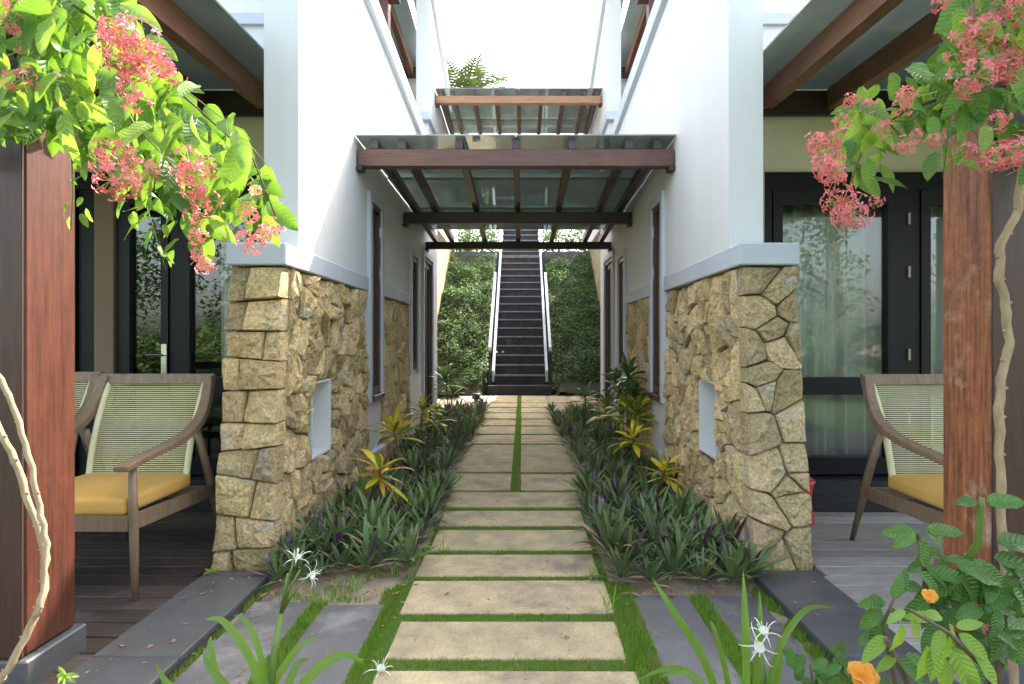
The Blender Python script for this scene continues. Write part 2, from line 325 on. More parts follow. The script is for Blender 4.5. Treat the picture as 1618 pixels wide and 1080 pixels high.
def ovate(name, m, w=0.5, fold=0.18, curl=0.25, wave=0.03, tip=1.5, seg=9, seed=0, stalk=0.0):
    """A broad leaf one unit long along +Y with a fold at the midrib and drooping tip."""
    r = random.Random(seed); V = []; Fc = []
    for i in range(seg + 1):
        t = i / seg
        ww = w * 0.5 * 1.92 * (t ** .62) * ((1 - t) ** .82) * (1 + .12 * (1 - t))
        z = -curl * t * t
        for k in (-1, -.5, 0, .5, 1):
            V.append((k * ww, t, z + fold * abs(k) * ww - (0.25 * fold * ww if abs(k) == .5 else 0) + wave * math.sin(t * 11 + k * 2 + seed) * abs(k)))
    for i in range(seg):
        for k in range(4):
            a = i * 5 + k; Fc.append((a, a + 1, a + 6, a + 5))
    return mesh_data(name, V, Fc, m, True)

# ---------------------------------------------------------------- ground
def sheet(name, x0, x1, y0, y1, z, m, kind='structure', n=1):
    V = [(x0 + (x1 - x0) * i / n, y0 + (y1 - y0) * j / n, z) for j in range(n + 1) for i in range(n + 1)]
    o = mk(name, V, [(j * (n + 1) + i, j * (n + 1) + i + 1, (j + 1) * (n + 1) + i + 1, (j + 1) * (n + 1) + i) for j in range(n) for i in range(n)], m, recalc=False)
    return tag(o, kind=kind)
sheet('ground', -600, 600, -600, 600, -0.03, 'soil')
sheet('lawn', -40, 40, -40, 1.4, -0.012, 'lawn')
# planting beds with an uneven soil surface
for s, nm in ((-1, 'left'), (1, 'right')):
    V = []; nx, ny = 14, 110
    for j in range(ny + 1):
        for i in range(nx + 1):
            x = s * (0.40 + 0.9 * i / nx); y = 1.8 + 11.8 * j / ny
            V.append((x, y, 0.004 + 0.012 * noise.noise((x * 4, y * 4, 3)) + 0.006 * noise.noise((x * 15, y * 15, 1)) + (0.02 * i / nx if y > 3 else 0)))
    o = mk('soil_bed', V, [(j * (nx + 1) + i, j * (nx + 1) + i + 1, (j + 1) * (nx + 1) + i + 1, (j + 1) * (nx + 1) + i) for j in range(ny) for i in range(nx)],
       'pale_sand', smooth=True, recalc=False)
    tag(o, kind='structure')

# ---------------------------------------------------------------- garden path: sandstone and slate slabs
path = thing('path', 'sandstone slab path with grass joints leading to the stairs', None, (0, 2.3, 0)); path['kind'] = 'structure'
SL = []
def slab(x0, x1, y0, y1, m='sandstone', top=0.026):
    SL.append((x0, x1, y0, y1))
    box('slab', x0, x1, y0, y1, -0.02, top + R.uniform(-.003, .003), m, path, 0.005, 0.004)
slab(-0.49, 0.47, 1.90, 2.255)
for y0, y1, x0, x1 in ((2.335, 2.65, -.478, .455), (2.72, 3.085, -.50, .465), (3.155, 3.475, -.505, .45), (3.545, 3.93, -.495, .46), (4.01, 4.375, -.505, .475), (4.455, 4.875, -.515, .485)):
    slab(x0, x1, y0, y1)
for y0, y1 in ((4.955, 5.56), (5.645, 7.10), (7.19, 7.85), (7.94, 8.62), (8.72, 9.38), (9.48, 10.18), (10.28, 11.0), (11.1, 11.8), (11.9, 13.4)):
    slab(-0.56, -0.045, y0, y1); slab(0.035, 0.55, y0, y1)
slab(0.62, 1.1, 7.30, 7.85); slab(-1.25, -0.64, 11.95, 13.3); slab(0.63, 1.0, 11.95, 13.3); slab(1.08, 1.6, 11.95, 13.3)
for x0, x1, y1 in ((-.865, -.585, 2.82), (-1.20, -.93, 2.845), (.575, .85, 2.925), (.925, 1.17, 2.915)):
    slab(x0, x1, 1.55, y1, 'slate', 0.022)
def turf_sheet(x0, x1, y0, y1): sheet('turf', x0, x1, y0, y1, 0.0168, 'turf', 'structure')
turf_sheet(-0.53, 0.585, 1.5, 3.1); turf_sheet(-0.49, 0.46, 3.1, 13.45)
GA = MB()
def blades(x0, x1, y0, y1, dens, h=0.03, wid=0.0028, thin=0.0):
    for _ in range(int((x1 - x0) * (y1 - y0) * dens)):
        x, y = R.uniform(x0, x1), R.uniform(y0, y1)
        if any(a + .004 < x < b - .004 and c + .004 < y < d - .004 for a, b, c, d in SL): continue
        if thin and noise.noise((x * 5, y * 5, 8)) < thin: continue
        a = R.uniform(0, 6.28); hh = h * R.uniform(.5, 1.3); w = wid * R.uniform(.7, 1.3); ln = R.uniform(0, .6) * hh; b = R.uniform(0, 6.28)
        c, sn = math.cos(a) * w, math.sin(a) * w
        GA.add([(x - c, y - sn, 0.008), (x + c, y + sn, 0.008), (x + math.cos(b) * ln, y + math.sin(b) * ln, 0.012 + hh)], [(0, 1, 2)])
blades(-.585, .575, 1.9, 3.08, 40000, 0.019); blades(-.515, .49, 3.08, 5.0, 36000, 0.018)
blades(-.55, .54, 5.0, 8.0, 16000, 0.02, .004); blades(-.56, .55, 8.0, 13.4, 7000, 0.022, .006)
blades(-.94, -.855, 1.9, 2.85, 42000, .03); blades(.843, .932, 1.9, 2.92, 42000, .03)
blades(-1.245, -1.195, 2.0, 3.0, 22000, .028, thin=-.1); blades(1.165, 1.23, 1.9, 3.0, 26000, .03, thin=-.25)
blades(-.62, -.56, 2.0, 3.0, 30000, .03, thin=-.2); blades(.45, .60, 2.0, 3.05, 30000, .032)
blades(-1.1, -.5, 2.85, 3.35, 3500, .045, .003, thin=.05); blades(-.62, -.5, 3.3, 5.2, 4000, .045, .003, thin=0.1); blades(.48, .6, 3.0, 3.6, 6000, .045, .003, thin=0.1)
go = GA.build('grass', 'grass_blade'); tag(go, 'short green grass growing in the joints between the path slabs', 'grass', kind='stuff')

# ---------------------------------------------------------------- stone cladding
def clip(poly, px, py, nx, ny):
    out = []
    for i in range(len(poly)):
        a, b = poly[i], poly[(i + 1) % len(poly)]
        da = (a[0] - px) * nx + (a[1] - py) * ny; db = (b[0] - px) * nx + (b[1] - py) * ny
        if da <= 0: out.append(a)
        if (da < 0 < db) or (db < 0 < da):
            t = da / (da - db); out.append((a[0] + (b[0] - a[0]) * t, a[1] + (b[1] - a[1]) * t))
    return out
def voronoi(w, h, su, sv, seed, hole=None, jit=.42):
    r = random.Random(seed); pts = []
    nu, nv = max(1, round(w / su)), max(1, round(h / sv))
    for j in range(nv):
        for i in range(nu):
            pts.append(((i + .5 + (.25 if j % 2 else -.25) * (nu > 1) + r.uniform(-jit, jit)) * w / nu, (j + .5 + r.uniform(-jit, jit)) * h / nv))
    pts = [(min(max(u, .03), w - .03), min(max(v, .03), h - .03)) for u, v in pts]
    ghosts = []
    if hole:
        u0, u1, v0, v1 = hole
        def push(u, v):
            if u0 - .05 < u < u1 + .05 and v0 - .05 < v < v1 + .05:
                c = min((u - u0 + .1, 'l'), (u1 - u + .1, 'r'), (v - v0 + .1, 'b'), (v1 - v + .1, 't'))[1]
                return {'l': (u0 - .08, v), 'r': (u1 + .08, v), 'b': (u, v0 - .08), 't': (u, v1 + .08)}[c]
            return (u, v)
        pts = [push(u, v) for u, v in pts]
        for u, v in pts:
            if v0 - .02 < v < v1 + .02:
                if u <= u0: ghosts.append((2 * u0 - u, v))
                if u >= u1: ghosts.append((2 * u1 - u, v))
            if u0 - .02 < u < u1 + .02:
                if v <= v0: ghosts.append((u, 2 * v0 - v))
                if v >= v1: ghosts.append((u, 2 * v1 - v))
        ghosts = [(u, v) for u, v in ghosts if u0 < u < u1 and v0 < v < v1]
    allp = pts + ghosts; cells = []
    for k, (u, v) in enumerate(pts):
        poly = [(0, 0), (w, 0), (w, h), (0, h)]
        for q, (a, b) in enumerate(allp):
            if q != k and (a - u) ** 2 + (b - v) ** 2 < (3.2 * max(su, sv)) ** 2:
                poly = clip(poly, (a + u) / 2, (b + v) / 2, a - u, b - v)
                if len(poly) < 3: break
        if hole and len(poly) >= 3:
            opts = []
            if u <= u0: opts.append(clip(poly, u0, 0, 1, 0))
            if u >= u1: opts.append(clip(poly, u1, 0, -1, 0))
            if v <= v0: opts.append(clip(poly, 0, v0, 0, 1))
            if v >= v1: opts.append(clip(poly, 0, v1, 0, -1))
            ov = any(u0 < a < u1 and v0 < b < v1 for a, b in poly)
            if opts: 
                def area(q): return abs(sum(q[i - 1][0] * q[i][1] - q[i][0] * q[i - 1][1] for i in range(len(q))))
                best = max(opts, key=area)
                c_ = poly
                for lim in ((u0, 0, 1, 0), (u1, 0, -1, 0), (0, v0, 0, 1), (0, v1, 0, -1)): c_ = clip(c_, lim[0], lim[1], -lim[2], -lim[3]) if c_ else c_
                if len(c_) >= 3 and area(c_) > 1e-4: poly = best
        if len(poly) >= 3: cells.append(poly)
    return cells
def coursed(w, h, seed):
    """Roughly squared stones, two to a course."""
    r = random.Random(seed); vs = [0]
    while vs[-1] < h - .2: vs.append(vs[-1] + r.uniform(.115, .205))
    vs[-1] = h if h - vs[-1] < .08 else vs[-1]
    if vs[-1] < h: vs.append(h)
    e = [[(0, v + (r.uniform(-.032, .032) if 0 < v < h else 0)), (w * .5, v + (r.uniform(-.032, .032) if 0 < v < h else 0)), (w, v + (r.uniform(-.032, .032) if 0 < v < h else 0))] for v in vs]
    out = []
    for a, b in zip(e, e[1:]):
        m = w * r.uniform(.32, .68); m2 = min(max(m + r.uniform(-.05, .05), w * .28), w * .72)
        lo = a[0][1] + (a[2][1] - a[0][1]) * m / w; hi = b[0][1] + (b[2][1] - b[0][1]) * m2 / w
        out += [[a[0], (m, lo), (m2, hi), b[0]], [(m, lo), a[2], b[2], (m2, hi)]]
    return out
def stones(cells, fmap, m, parent, seed, thick=.03, back=.05, gap=.006, step=.055, name='stone'):
    """fmap(u, v, h) gives the point of the wall; each cell becomes one rough-hewn stone."""
    r = random.Random(seed)
    for poly in cells:
        cx = sum(p[0] for p in poly) / len(poly); cy = sum(p[1] for p in poly) / len(poly)
        o = []
        for i in range(len(poly)):
            a, b = poly[i], poly[(i + 1) % len(poly)]; L = math.hypot(b[0] - a[0], b[1] - a[1]); k = max(1, round(L / step))
            for q in range(k):
                t = (q + (r.uniform(-.2, .2) if q else 0)) / k; u = a[0] + (b[0] - a[0]) * t; v = a[1] + (b[1] - a[1]) * t
                if q == 0: u += (cx - u) * .025; v += (cy - v) * .025
                d = math.hypot(u - cx, v - cy) or 1e-6; g = min(gap * .6 + r.uniform(0, gap * .9), d * .3)
                o.append((u + (cx - u) / d * g, v + (cy - v) / d * g))
        if len(o) < 3: continue
        n = len(o); th = thick * r.uniform(.55, 1.45); tu, tv = r.uniform(-.24, .24), r.uniform(-.24, .24)
        def h_at(u, v, base): return base + (u - cx) * tu + (v - cy) * tv
        V = []
        for k, (sc, hb, jj) in enumerate(((1.0, -back, 0), (1.0, th * .3, .008), (.93, th * .8, .008), (.5, th, .014))):
            for (u, v) in o:
                uu, vv = cx + (u - cx) * sc, cy + (v - cy) * sc
                V.append(fmap(uu, vv, (hb if k == 0 else h_at(uu, vv, hb) + r.uniform(-jj, jj))))
        V.append(fmap(cx, cy, th + r.uniform(-.008, .006)))
        Fc = [(k * n + i, k * n + (i + 1) % n, (k + 1) * n + (i + 1) % n, (k + 1) * n + i) for k in range(3) for i in range(n)]
        Fc += [(3 * n + i, 3 * n + (i + 1) % n, 4 * n) for i in range(n)]
        mk(name, V, Fc, m, parent, False, True)

# ---------------------------------------------------------------- the villas
XI, XO = 1.25, 1.45                     # inner and outer plane of the white walls
def top_low(y): return 4.175 - 0.085 * (y - 3.53)
def window(s, villa, y0, y1, z0, z1, door=False, full=True):
    """A dark wooden casement in the corridor wall with a white casing."""
    c = MB(); xa, xb = s * (XI - .03), s * (XI + .04)
    zb = z0 - (0 if door else .0)
    c.box(xa, xb, y0 - .075, y0 - .002, 0.0 if door else z0 - .06, z1 + .075); c.box(xa, xb, y1 + .002, y1 + .075, 0.0 if door else z0 - .06, z1 + .075)
    c.box(xa, xb, y0 - .002, y1 + .002, z1 + .002, z1 + .075)
    w = c.build('door' if door else 'window', 'plaster_trim', villa, recalc=True)
    f = MB(); fa, fb = s * (XI - .012), s * (XI + .07); t = .05
    f.box(fa, fb, y0, y0 + t, z0, z1); f.box(fa, fb, y1 - t, y1, z0, z1); f.box(fa, fb, y0 + t, y1 - t, z1 - t, z1); f.box(fa, fb, y0 + t, y1 - t, z0, z0 + t * 1.4)
    f.build('frame', 'window_wood', w, recalc=True)
    ym = (y0 + y1) / 2
    for (a, b) in ((y0 + t, ym), (ym, y1 - t)):
        q = MB(); qa, qb = s * (XI + .012), s * (XI + .05)
        q.box(qa, qb, a + .002, a + .045, z0 + .075, z1 - t - .004); q.box(qa, qb, b - .045, b - .002, z0 + .075, z1 - t - .004)
        q.box(qa, qb, a + .045, b - .045, z1 - .12, z1 - t - .004); q.box(qa, qb, a + .045, b - .045, z0 + .075, z0 + .16)
        q.build('sash', 'window_wood', w, recalc=True)
        box('pane', s * (XI + .028), s * (XI + .034), a + .045, b - .045, z0 + .16, z1 - .12, 'window_glass', w, 0)
    if full:
        for zz in (z0 + .35, (z0 + z1) / 2 + .2, z1 - .25):
            box('hinge', s * (XI - .018), s * (XI - .0125), y1 - .018, y1 - .006, zz, zz + .09, 'chrome', w, 0)
        if not door: box('sill', s * (XI - .05), s * (XI + .03), y0 - .01, y1 + .01, z0 - .055, z0 - .003, 'window_wood', w, .004)

def lower_villa(s):
    side = 'left' if s < 0 else 'right'
    v = thing('villa', 'lower white villa with tan stone base, %s of the path' % side, 'villa', (s * 3.5, 4.6, 0), 'lower villas')
    w = MB()
    def piece(y0, y1, z0, z1=None):
        a, b = (top_low(y0), top_low(y1)) if z1 is None else (z1, z1)
        w.prism([(y0, z0), (y1, z0), (y1, b), (y0, a)], s * XI, s * XO)
    piece(3.53, 5.12, 1.781); piece(5.12, 5.58, 2.44); piece(5.12, 5.58, 0, .775); piece(5.12, 5.165, .775, 2.44); piece(5.535, 5.58, .775, 2.44)
    piece(5.58, 7.02, 1.781); piece(7.02, 7.52, 2.24); piece(7.02, 7.52, 0, .90); piece(7.02, 7.06, .9, 2.24); piece(7.48, 7.52, .9, 2.24)
    piece(7.52, 7.95, 0); piece(7.95, 8.70, 2.36); piece(8.70, 9.3, 0)
    w.build('plaster_wall', 'plaster', v, recalc=True)
    # sloping coping on top of the corridor wall
    c = MB(); c.prism([(3.49, top_low(3.49) + .002), (8.45, top_low(8.45) + .002), (8.45, top_low(8.45) + .17), (3.49, top_low(3.49) + .17)], s * (XI - .05), s * (XO + .05))
    c.build('coping', 'plaster_trim', v, recalc=True)
    # ledges capping the stone base
    box('ledge', s * (XI - .015), s * 1.56, 3.30, 5.118, 1.66, 1.78, 'plaster_trim', v, .006)
    box('ledge', s * (XI - .015), s * 1.50, 5.582, 7.018, 1.66, 1.78, 'plaster_trim', v, .006)
    box('wall_foot', s * (XI - .05), s * (XI - .001), 5.125, 5.575, .26, .30, 'plaster_trim', v, .004)
    # stone base: front face leans forward towards its foot
    HY0, HY1 = 3.79, 4.17
    k = MB(); k.prism([(3.23, 0), (HY0, 0), (HY0, 1.66), (3.405, 1.66)], s * (XI + .035), s * 1.53)
    k.box(s * (XI + .035), s * 1.53, HY1, 5.115, 0, 1.66); k.box(s * (XI + .035), s * 1.53, HY0, HY1, 0, .50); k.box(s * (XI + .035), s * 1.53, HY0, HY1, .985, 1.66)
    k.build('stone_core', 'mortar', v, recalc=True)
    k2 = MB(); k2.box(s * (XI + .035), s * 1.45, 5.585, 7.015, 0, 1.66); k2.build('stone_core', 'mortar', v, recalc=True)
    def front(u, vv, h):                      # u from the inner corner outwards
        t = 1 - vv / 1.655
        return Vector((s * (XI + .006 - .015 * t + u * (1 + .10 * t)), 3.345 - .175 * t - h, vv))
    def inner(u, vv, h):
        t = 1 - vv / 1.655
        y0 = 3.42 - .175 * t
        return Vector((s * (XI + .035 - .02 * t - h), y0 + u * (5.112 - y0) / 1.70, vv))
    m = 'stone' if s < 0 else 'stone_stained'
    if s < 0: stones(coursed(.295, 1.655, 11), front, 'stone', v, 3, .034, .09, .003)
    else: stones(voronoi(.295, 1.655, .15, .14, 26, jit=.6), front, m, v, 4, .034, .09, .0028)
    hole = (.445, .805, .50, .985)
    stones(voronoi(1.70, 1.655, .175, .17, 5 + s, hole, .55), inner, 'stone', v, 8 + s, .03, .06, .0025)
    def inner2(u, vv, h): return Vector((s * (XI + .03 - h), 5.585 + u, vv))
    stones(voronoi(1.43, 1.655, .23, .2, 15 + s), inner2, 'stone', v, 18 + s, .024, .04, .004, .08)
    # white lined niche
    n = MB(); a, b, z0, z1 = HY0, HY1, .50, .985; xf, xm, xb = s * (XI + .012), s * (XI + .16), s * (XI + .18)
    n.box(xm, xb, a, b, z0, z1)
    for (ya, yb, za, zb_) in ((a, a + .012, z0, z1), (b - .012, b, z0, z1), (a + .012, b - .012, z0, z0 + .014), (a + .012, b - .012, z1 - .012, z1)):
        n.box(xf, xm, ya, yb, za, zb_)
    n.build('niche', 'plaster', v, recalc=True)
    window(s, v, 5.17, 5.53, .78, 2.43); window(s, v, 7.065, 7.475, .905, 2.235, full=False); window(s, v, 7.955, 8.695, .02, 2.355, door=True, full=False)
    # veranda facade: cream wall above the doors, white parapet, black door set
    YF = 4.60
    f = MB(); f.box(s * 1.451, s * 6.5, YF, YF + .2, 2.52, 3.15); f.build('facade_wall', 'cream_plaster', v, recalc=True)
    f = MB(); f.box(s * 1.451, s * 6.5, YF - .05, YF + .2, 3.152, 4.15); f.build('parapet', 'plaster', v, recalc=True)
    f = MB(); f.box(s * 1.455, s * 6.5, YF - .09, YF - .051, 3.60, 3.68); f.build('parapet_band', 'plaster_trim', v, recalc=True)
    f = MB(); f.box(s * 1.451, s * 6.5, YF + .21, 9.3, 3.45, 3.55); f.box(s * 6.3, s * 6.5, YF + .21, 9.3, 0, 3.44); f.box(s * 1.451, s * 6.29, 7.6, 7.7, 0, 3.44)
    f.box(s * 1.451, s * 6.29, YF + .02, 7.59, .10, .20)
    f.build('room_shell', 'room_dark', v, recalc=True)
    box('threshold', s * 1.56, s * 6.3, 4.22, 4.42, .0, .135, 'black_granite', v, .006)
    box('threshold', s * 1.56, s * 6.3, 4.40, 4.66, .0, .23, 'black_granite', v, .006)
    D = MB(); Z0, Z1, Y0, Y1 = .235, 2.515, YF - .03, YF + .05
    def leaf(name, x0, x1, t0=.07, hand=None, rail=True, swing=False):
        g = MB(); y0, y1 = Y0 - .015, Y1 - .01
        g.box(s * x0, s * (x0 + t0), y0, y1, Z0 + .01, 2.38); g.box(s * (x1 - t0), s * x1, y0, y1, Z0 + .01, 2.38)
        g.box(s * (x0 + t0), s * (x1 - t0), y0, y1, 2.27, 2.38); g.box(s * (x0 + t0), s * (x1 - t0), y0, y1, Z0 + .01, .37)
        if rail: g.box(s * (x0 + t0), s * (x1 - t0), y0, y1, .84, .97)
        d = g.build('glass_door', 'door_black', v, recalc=True)
        for z0, z1 in (((.37, .84), (.97, 2.27)) if rail else ((.37, 2.27),)):
            box('pane', s * (x0 + t0), s * (x1 - t0), YF - .005, YF + .004, z0, z1, 'door_glass', d, 0)
        if hand:
            h = MB(); h.box(s * (hand - .02), s * (hand + .02), y0 - .012, y0 - .0005, 1.0, 1.22); h.tube([(s * hand, y0 - .012, 1.14), (s * hand, y0 - .05, 1.14), (s * (hand + .11), y0 - .055, 1.14)], .009)
            h.build('handle', 'chrome', d, recalc=True)
        return d
    fr = MB(); fr.box(s * 1.88, s * 6.3, Y0, Y1, 2.385, 2.515)
    if s > 0:
        posts = ((1.88, 1.93), (2.87, 3.04), (4.0, 4.1), (5.1, 5.2))
        leaf('d', 1.935, 2.865); leaf('d', 3.045, 3.99, hand=3.9); leaf('d', 4.11, 5.09)
    else:
        posts = ((1.88, 1.93), (2.52, 2.60), (2.955, 3.0))
        leaf('d', 1.935, 2.515); leaf('d', 2.605, 2.95, .055, hand=2.63, rail=False); leaf('d', 3.30, 4.4, .1)
        box('pier', s * 3.005, s * 3.15, Y0 - .03, Y1 + .1, .235, 2.384, 'brown_plaster', v, .003)
        box('dark_panel', s * 3.152, s * 3.296, Y0 + .01, Y1 - .02, .236, 2.384, 'door_black', v, .003)
        box('dark_panel', s * 4.41, s * 6.3, Y0 + .01, Y1 - .02, .236, 2.384, 'door_black', v, .003)
    for a, b in posts: fr.box(s * a, s * b, Y0, Y1, Z0, 2.383)
    if s > 0: fr.box(s * 5.2, s * 6.3, Y0, Y1, Z0, 2.383)
    fr.build('door_frame', 'door_black', v, recalc=True)
    w2 = MB(); w2.box(s * 1.451, s * 1.878, YF - .02, YF + .1, 0, 2.518); w2.build('side_wall', 'cream_plaster', v, recalc=True)
    if s > 0:
        for zz in (.62, 1.10, 1.72, 2.12):
            for xx in (2.955,):
                box('hinge', s * (xx - .008), s * (xx + .008), Y0 - .016, Y0 - .001, zz, zz + .085, 'dull_brass', v, 0)
    # curtain hanging inside
    def curtain(x0, x1, label):
        n = int((x1 - x0) * 120); V = []; ph = R.uniform(0, 6)
        for i in range(n + 1):
            x = x0 + (x1 - x0) * i / n
            y = 4.78 + .05 * math.sin(x * 36 + ph + 1.1 * math.sin(x * 7)) + .015 * math.sin(x * 80)
            V += [(s * x, y, .26), (s * (x + .004 * math.sin(x * 31)), y * .6 + 4.78 * .4, 2.45)]
        o = mk('curtain', V, [(2 * i, 2 * i + 2, 2 * i + 3, 2 * i + 1) for i in range(n)], 'curtain_white', None, True, False)
        sm = o.modifiers.new('thickness', 'SOLIDIFY'); sm.thickness = .003
        tag(o, label, 'curtain')
    if s > 0:
        curtain(1.93, 2.86, 'white pleated curtain behind the wide right glass panel'); curtain(3.05, 4.1, 'white pleated curtain partly hidden behind the weathered right post')
    else: curtain(1.95, 2.32, 'narrow white curtain behind the left glass panel by the stone pier')
    return v
lower_villa(-1); lower_villa(1)

def upper_villa(s):
    side = 'left' if s < 0 else 'right'
    v = thing('villa', 'upper white villa higher up the slope on the %s, seen above the lower wall' % side, 'villa', (s * 3.5, 10.6, 3.8), 'upper villas')
    def top(y): return 6.10 - .33 * (y - 8.65)
    w = MB(); w.prism([(8.60, 4.46), (11.4, 4.46), (11.4, top(11.4)), (8.60, top(8.60))], s * XI, s * XO)
    w.prism([(8.62, 3.0), (11.4, 3.0), (11.4, 4.338), (8.62, 4.338)], s * (XI + .03), s * XO)
    w.build('plaster_wall', 'plaster', v, recalc=True)
    c = MB(); c.prism([(8.54, top(8.54) + .002), (11.4, top(11.4) + .002), (11.4, top(11.4) + .16), (8.54, top(8.54) + .16)], s * (XI - .05), s * (XO + .05))
    c.build('coping', 'plaster_trim', v, recalc=True)
    box('ledge', s * (XI - .02), s * 1.56, 8.50, 9.6, 4.34, 4.458, 'plaster_trim', v, .006)
    f = MB(); f.box(s * 1.451, s * 6.5, 10.6, 10.8, 3.6, 6.6); f.build('facade_wall', 'plaster', v, recalc=True)
    f = MB(); f.box(s * 1.455, s * 6.5, 10.52, 10.82, 6.602, 6.75); f.build('coping', 'plaster_trim', v, recalc=True)
    f = MB(); f.box(s * 1.9, s * 6.3, 10.55, 10.598, 3.9, 5.55); f.build('door', 'door_black', v, recalc=True)
    f = MB(); f.box(s * 1.451, s * 6.5, 9.32, 10.598, 3.45, 3.62); f.box(s * 2.52, s * 6.5, 9.32, 13, 0, 3.44); f.build('terrace_slab', 'plaster', v, recalc=True)
    f = MB(); f.box(s * 1.60, s * 6.5, 10.801, 15.5, 3.63, 6.55); f.box(s * 1.85, s * 6.5, 13.2, 16.5, 6.552, 7.8); f.build('house_body_sun_block', 'plaster', v, recalc=True)  # hidden house body; raised rear block added out of view to stop sun patches
upper_villa(-1); upper_villa(1)

def veranda(s, dy=0.0, dz=0.0, up=False):
    side = 'left' if s < 0 else 'right'
    if up: lab = 'upper %s veranda roof of brown rafters and glass, beyond the lower wall' % side
    else: lab = '%s veranda of wooden posts and rafters under a grey glass roof, %s' % (side, 'smooth red brown post' if s < 0 else 'weathered scratched post')
    v = thing('veranda', lab, 'veranda', (s * 2.5, 2.2 + dy, dz), 'upper verandas' if up else 'lower verandas')
    sl = .04 if not up else .10
    def zr(y): return 2.97 + dz + (sl * (4.5 - y) if up else -.0 * y)
    y0, y1 = (1.5, 4.52) if not up else (1.75, 4.60)
    for i in range(9):
        x = 1.83 + .49 * i; r = MB()
        ya, yb = y0 + dy, y1 + dy
        za, zb = 2.97 + dz - sl * (4.5 - y0) * (-1 if up else 1), 2.97 + dz
        r.prism([(ya, za), (yb, zb), (yb, zb + .15), (ya, za + .15)], s * x, s * (x + .085))
        r.build('rafter', 'rafter_wood', v, recalc=True)
    ya, yb = y0 - .1 + dy, y1 + .02 + dy
    za, zb = 2.97 + dz - sl * (4.5 - y0 + .1) * (-1 if up else 1), 2.97 + dz
    for i in range(4):
        x0 = 1.60 + i * 1.18; g = MB()
        g.prism([(ya, za + .155), (yb, zb + .155), (yb, zb + .167), (ya, za + .167)], s * x0, s * (x0 + 1.174)); g.build('glass_panel', 'roof_glass', v, recalc=True)
    box('ledger_beam', s * 1.60, s * 6.2, 4.522 + dy, 4.60 - .052 + dy, 2.92 + dz, 3.11 + dz, 'dark_beam_wood', v, .005)
    zf = 2.97 + dz - sl * (4.5 - 2.2) * (-1 if up else 1)
    if not up:
        box('front_beam', s * 1.62, s * 6.2, 2.12, 2.30, zf - .20, zf - .003, 'beam_wood', v, .008)
    else: box('front_beam', s * 1.62, s * 6.2, 2.25 + dy, 2.40 + dy, zf - .19, zf - .01, 'beam_wood', v, .008)
    for i, x in enumerate((1.66, 4.9)):
        if up: box('post', s * (x + .1), s * (x + .26), 2.24 + dy, 2.41 + dy, dz + .5, zf - .195, 'post_wood', v, .006); continue
        p = box('post', s * x, s * (x + .24), 2.09, 2.33, .16, zf - .205, 'post_wood' if s < 0 else 'worn_post_wood', v, .008)
        box('front_shade_board', s * (x + .002), s * (x + .238), 2.078, 2.0885, .16, zf - .207, 'shaded_post_wood', p, .002)  # added thin board, its dark colour stands in for shade on the post front
        box('post_base', s * (x - .025), s * (x + .265), 2.065, 2.355, .05, .155, 'kerb_stone', p, .006)
    if not up:
        for x in (2.4, 3.2): pass
veranda(-1); veranda(1); veranda(-1, 5.95, 2.85, True); veranda(1, 5.95, 2.85, True)

# ---------------------------------------------------------------- decks and kerbs
for s in (-1, 1):
    d = thing('deck', None, None, (s * 3, 3, 0)); tag(d, kind='structure')
    y = 1.3; i = 0
    while y < 4.22:
        wd = .118; cuts = [1.565, R.uniform(2.2, 3.4), R.uniform(3.9, 5.0), 6.3]
        if y > 3.05: cuts[0] = 1.60
        for a, b in zip(cuts, cuts[1:]):
            box('plank', s * a, s * (b - .004), y, min(y + wd, 4.215), .015, .058 + R.uniform(-.003, .002), 'deck_dark' if s < 0 else 'deck_grey', d, .003)
        y += wd + .009
    u = MB(); u.box(s * 1.56, s * 6.3, 1.3, 4.21, -.02, .012); u.build('deck_bed', 'iron_dark', d)
    kb = thing('kerb', None, None, (s * 1.4, 2.3, 0)); tag(kb, kind='structure')
    for a, b in ((1.0, 1.52), (1.526, 2.26), (2.266, 3.11)):
        box('kerb_slab', s * 1.225, s * 1.555, a, b, .048, .072, 'kerb_stone', kb, .004)
        box('kerb_face', s * 1.235, s * 1.55, a, b, -.02, .0475, 'kerb_stone', kb, .002)

# ---------------------------------------------------------------- glass canopies across the path
def canopy(label, y0, y1, z0, z1, xs, beams, beammat, over=.09, group='glass canopies over the path'):
    c = thing('glass_canopy', label, 'canopy', (0, (y0 + y1) / 2, z0), group)
    def z(y): return z0 + (z1 - z0) * (y - y0) / (y1 - y0)
    for i, (yb, h, mt) in enumerate(beams):
        b = box('beam', -1.238, 1.238, yb - .05, yb + .05, z(yb) - h, z(yb), mt, c, .005)
        for sx in (-1, 1): box('bracket', sx * 1.2, sx * 1.249, yb - .058, yb + .058, z(yb) - h - .03, z(yb) - h - .001, 'iron_dark', b, .002)
    for x in xs:
        r = MB(); ya, yb = y0 - .04, y1 + .05
        r.prism([(ya, z(ya) + .003), (yb, z(yb) + .003), (yb, z(yb) + .075), (ya, z(ya) + .075)], x - .03, x + .03); r.build('rafter', 'dark_beam_wood' if 'front' in label else 'beam_wood', c, recalc=True)
    ya, yb = y0 - over, y1 + .1; zg = z(ya) + .062; sg = -.018; n = 3
    for i in range(n):                                   # nearly level panes, lapped over each other
        a = ya + (yb - ya) * i / n - (.05 if i else 0); b = ya + (yb - ya) * (i + 1) / n; up = .012 * (n - 1 - i)
        for xa, xb in ((-1.244, -.001), (.001, 1.244)):
            za, zb_ = zg + sg * (a - ya) + up, zg + sg * (b - ya) + up
            g = MB(); g.prism([(a, za), (b, zb_), (b, zb_ + .01), (a, za + .01)], xa, xb); g.build('glass_panel', 'roof_glass', c, recalc=True)
    return c
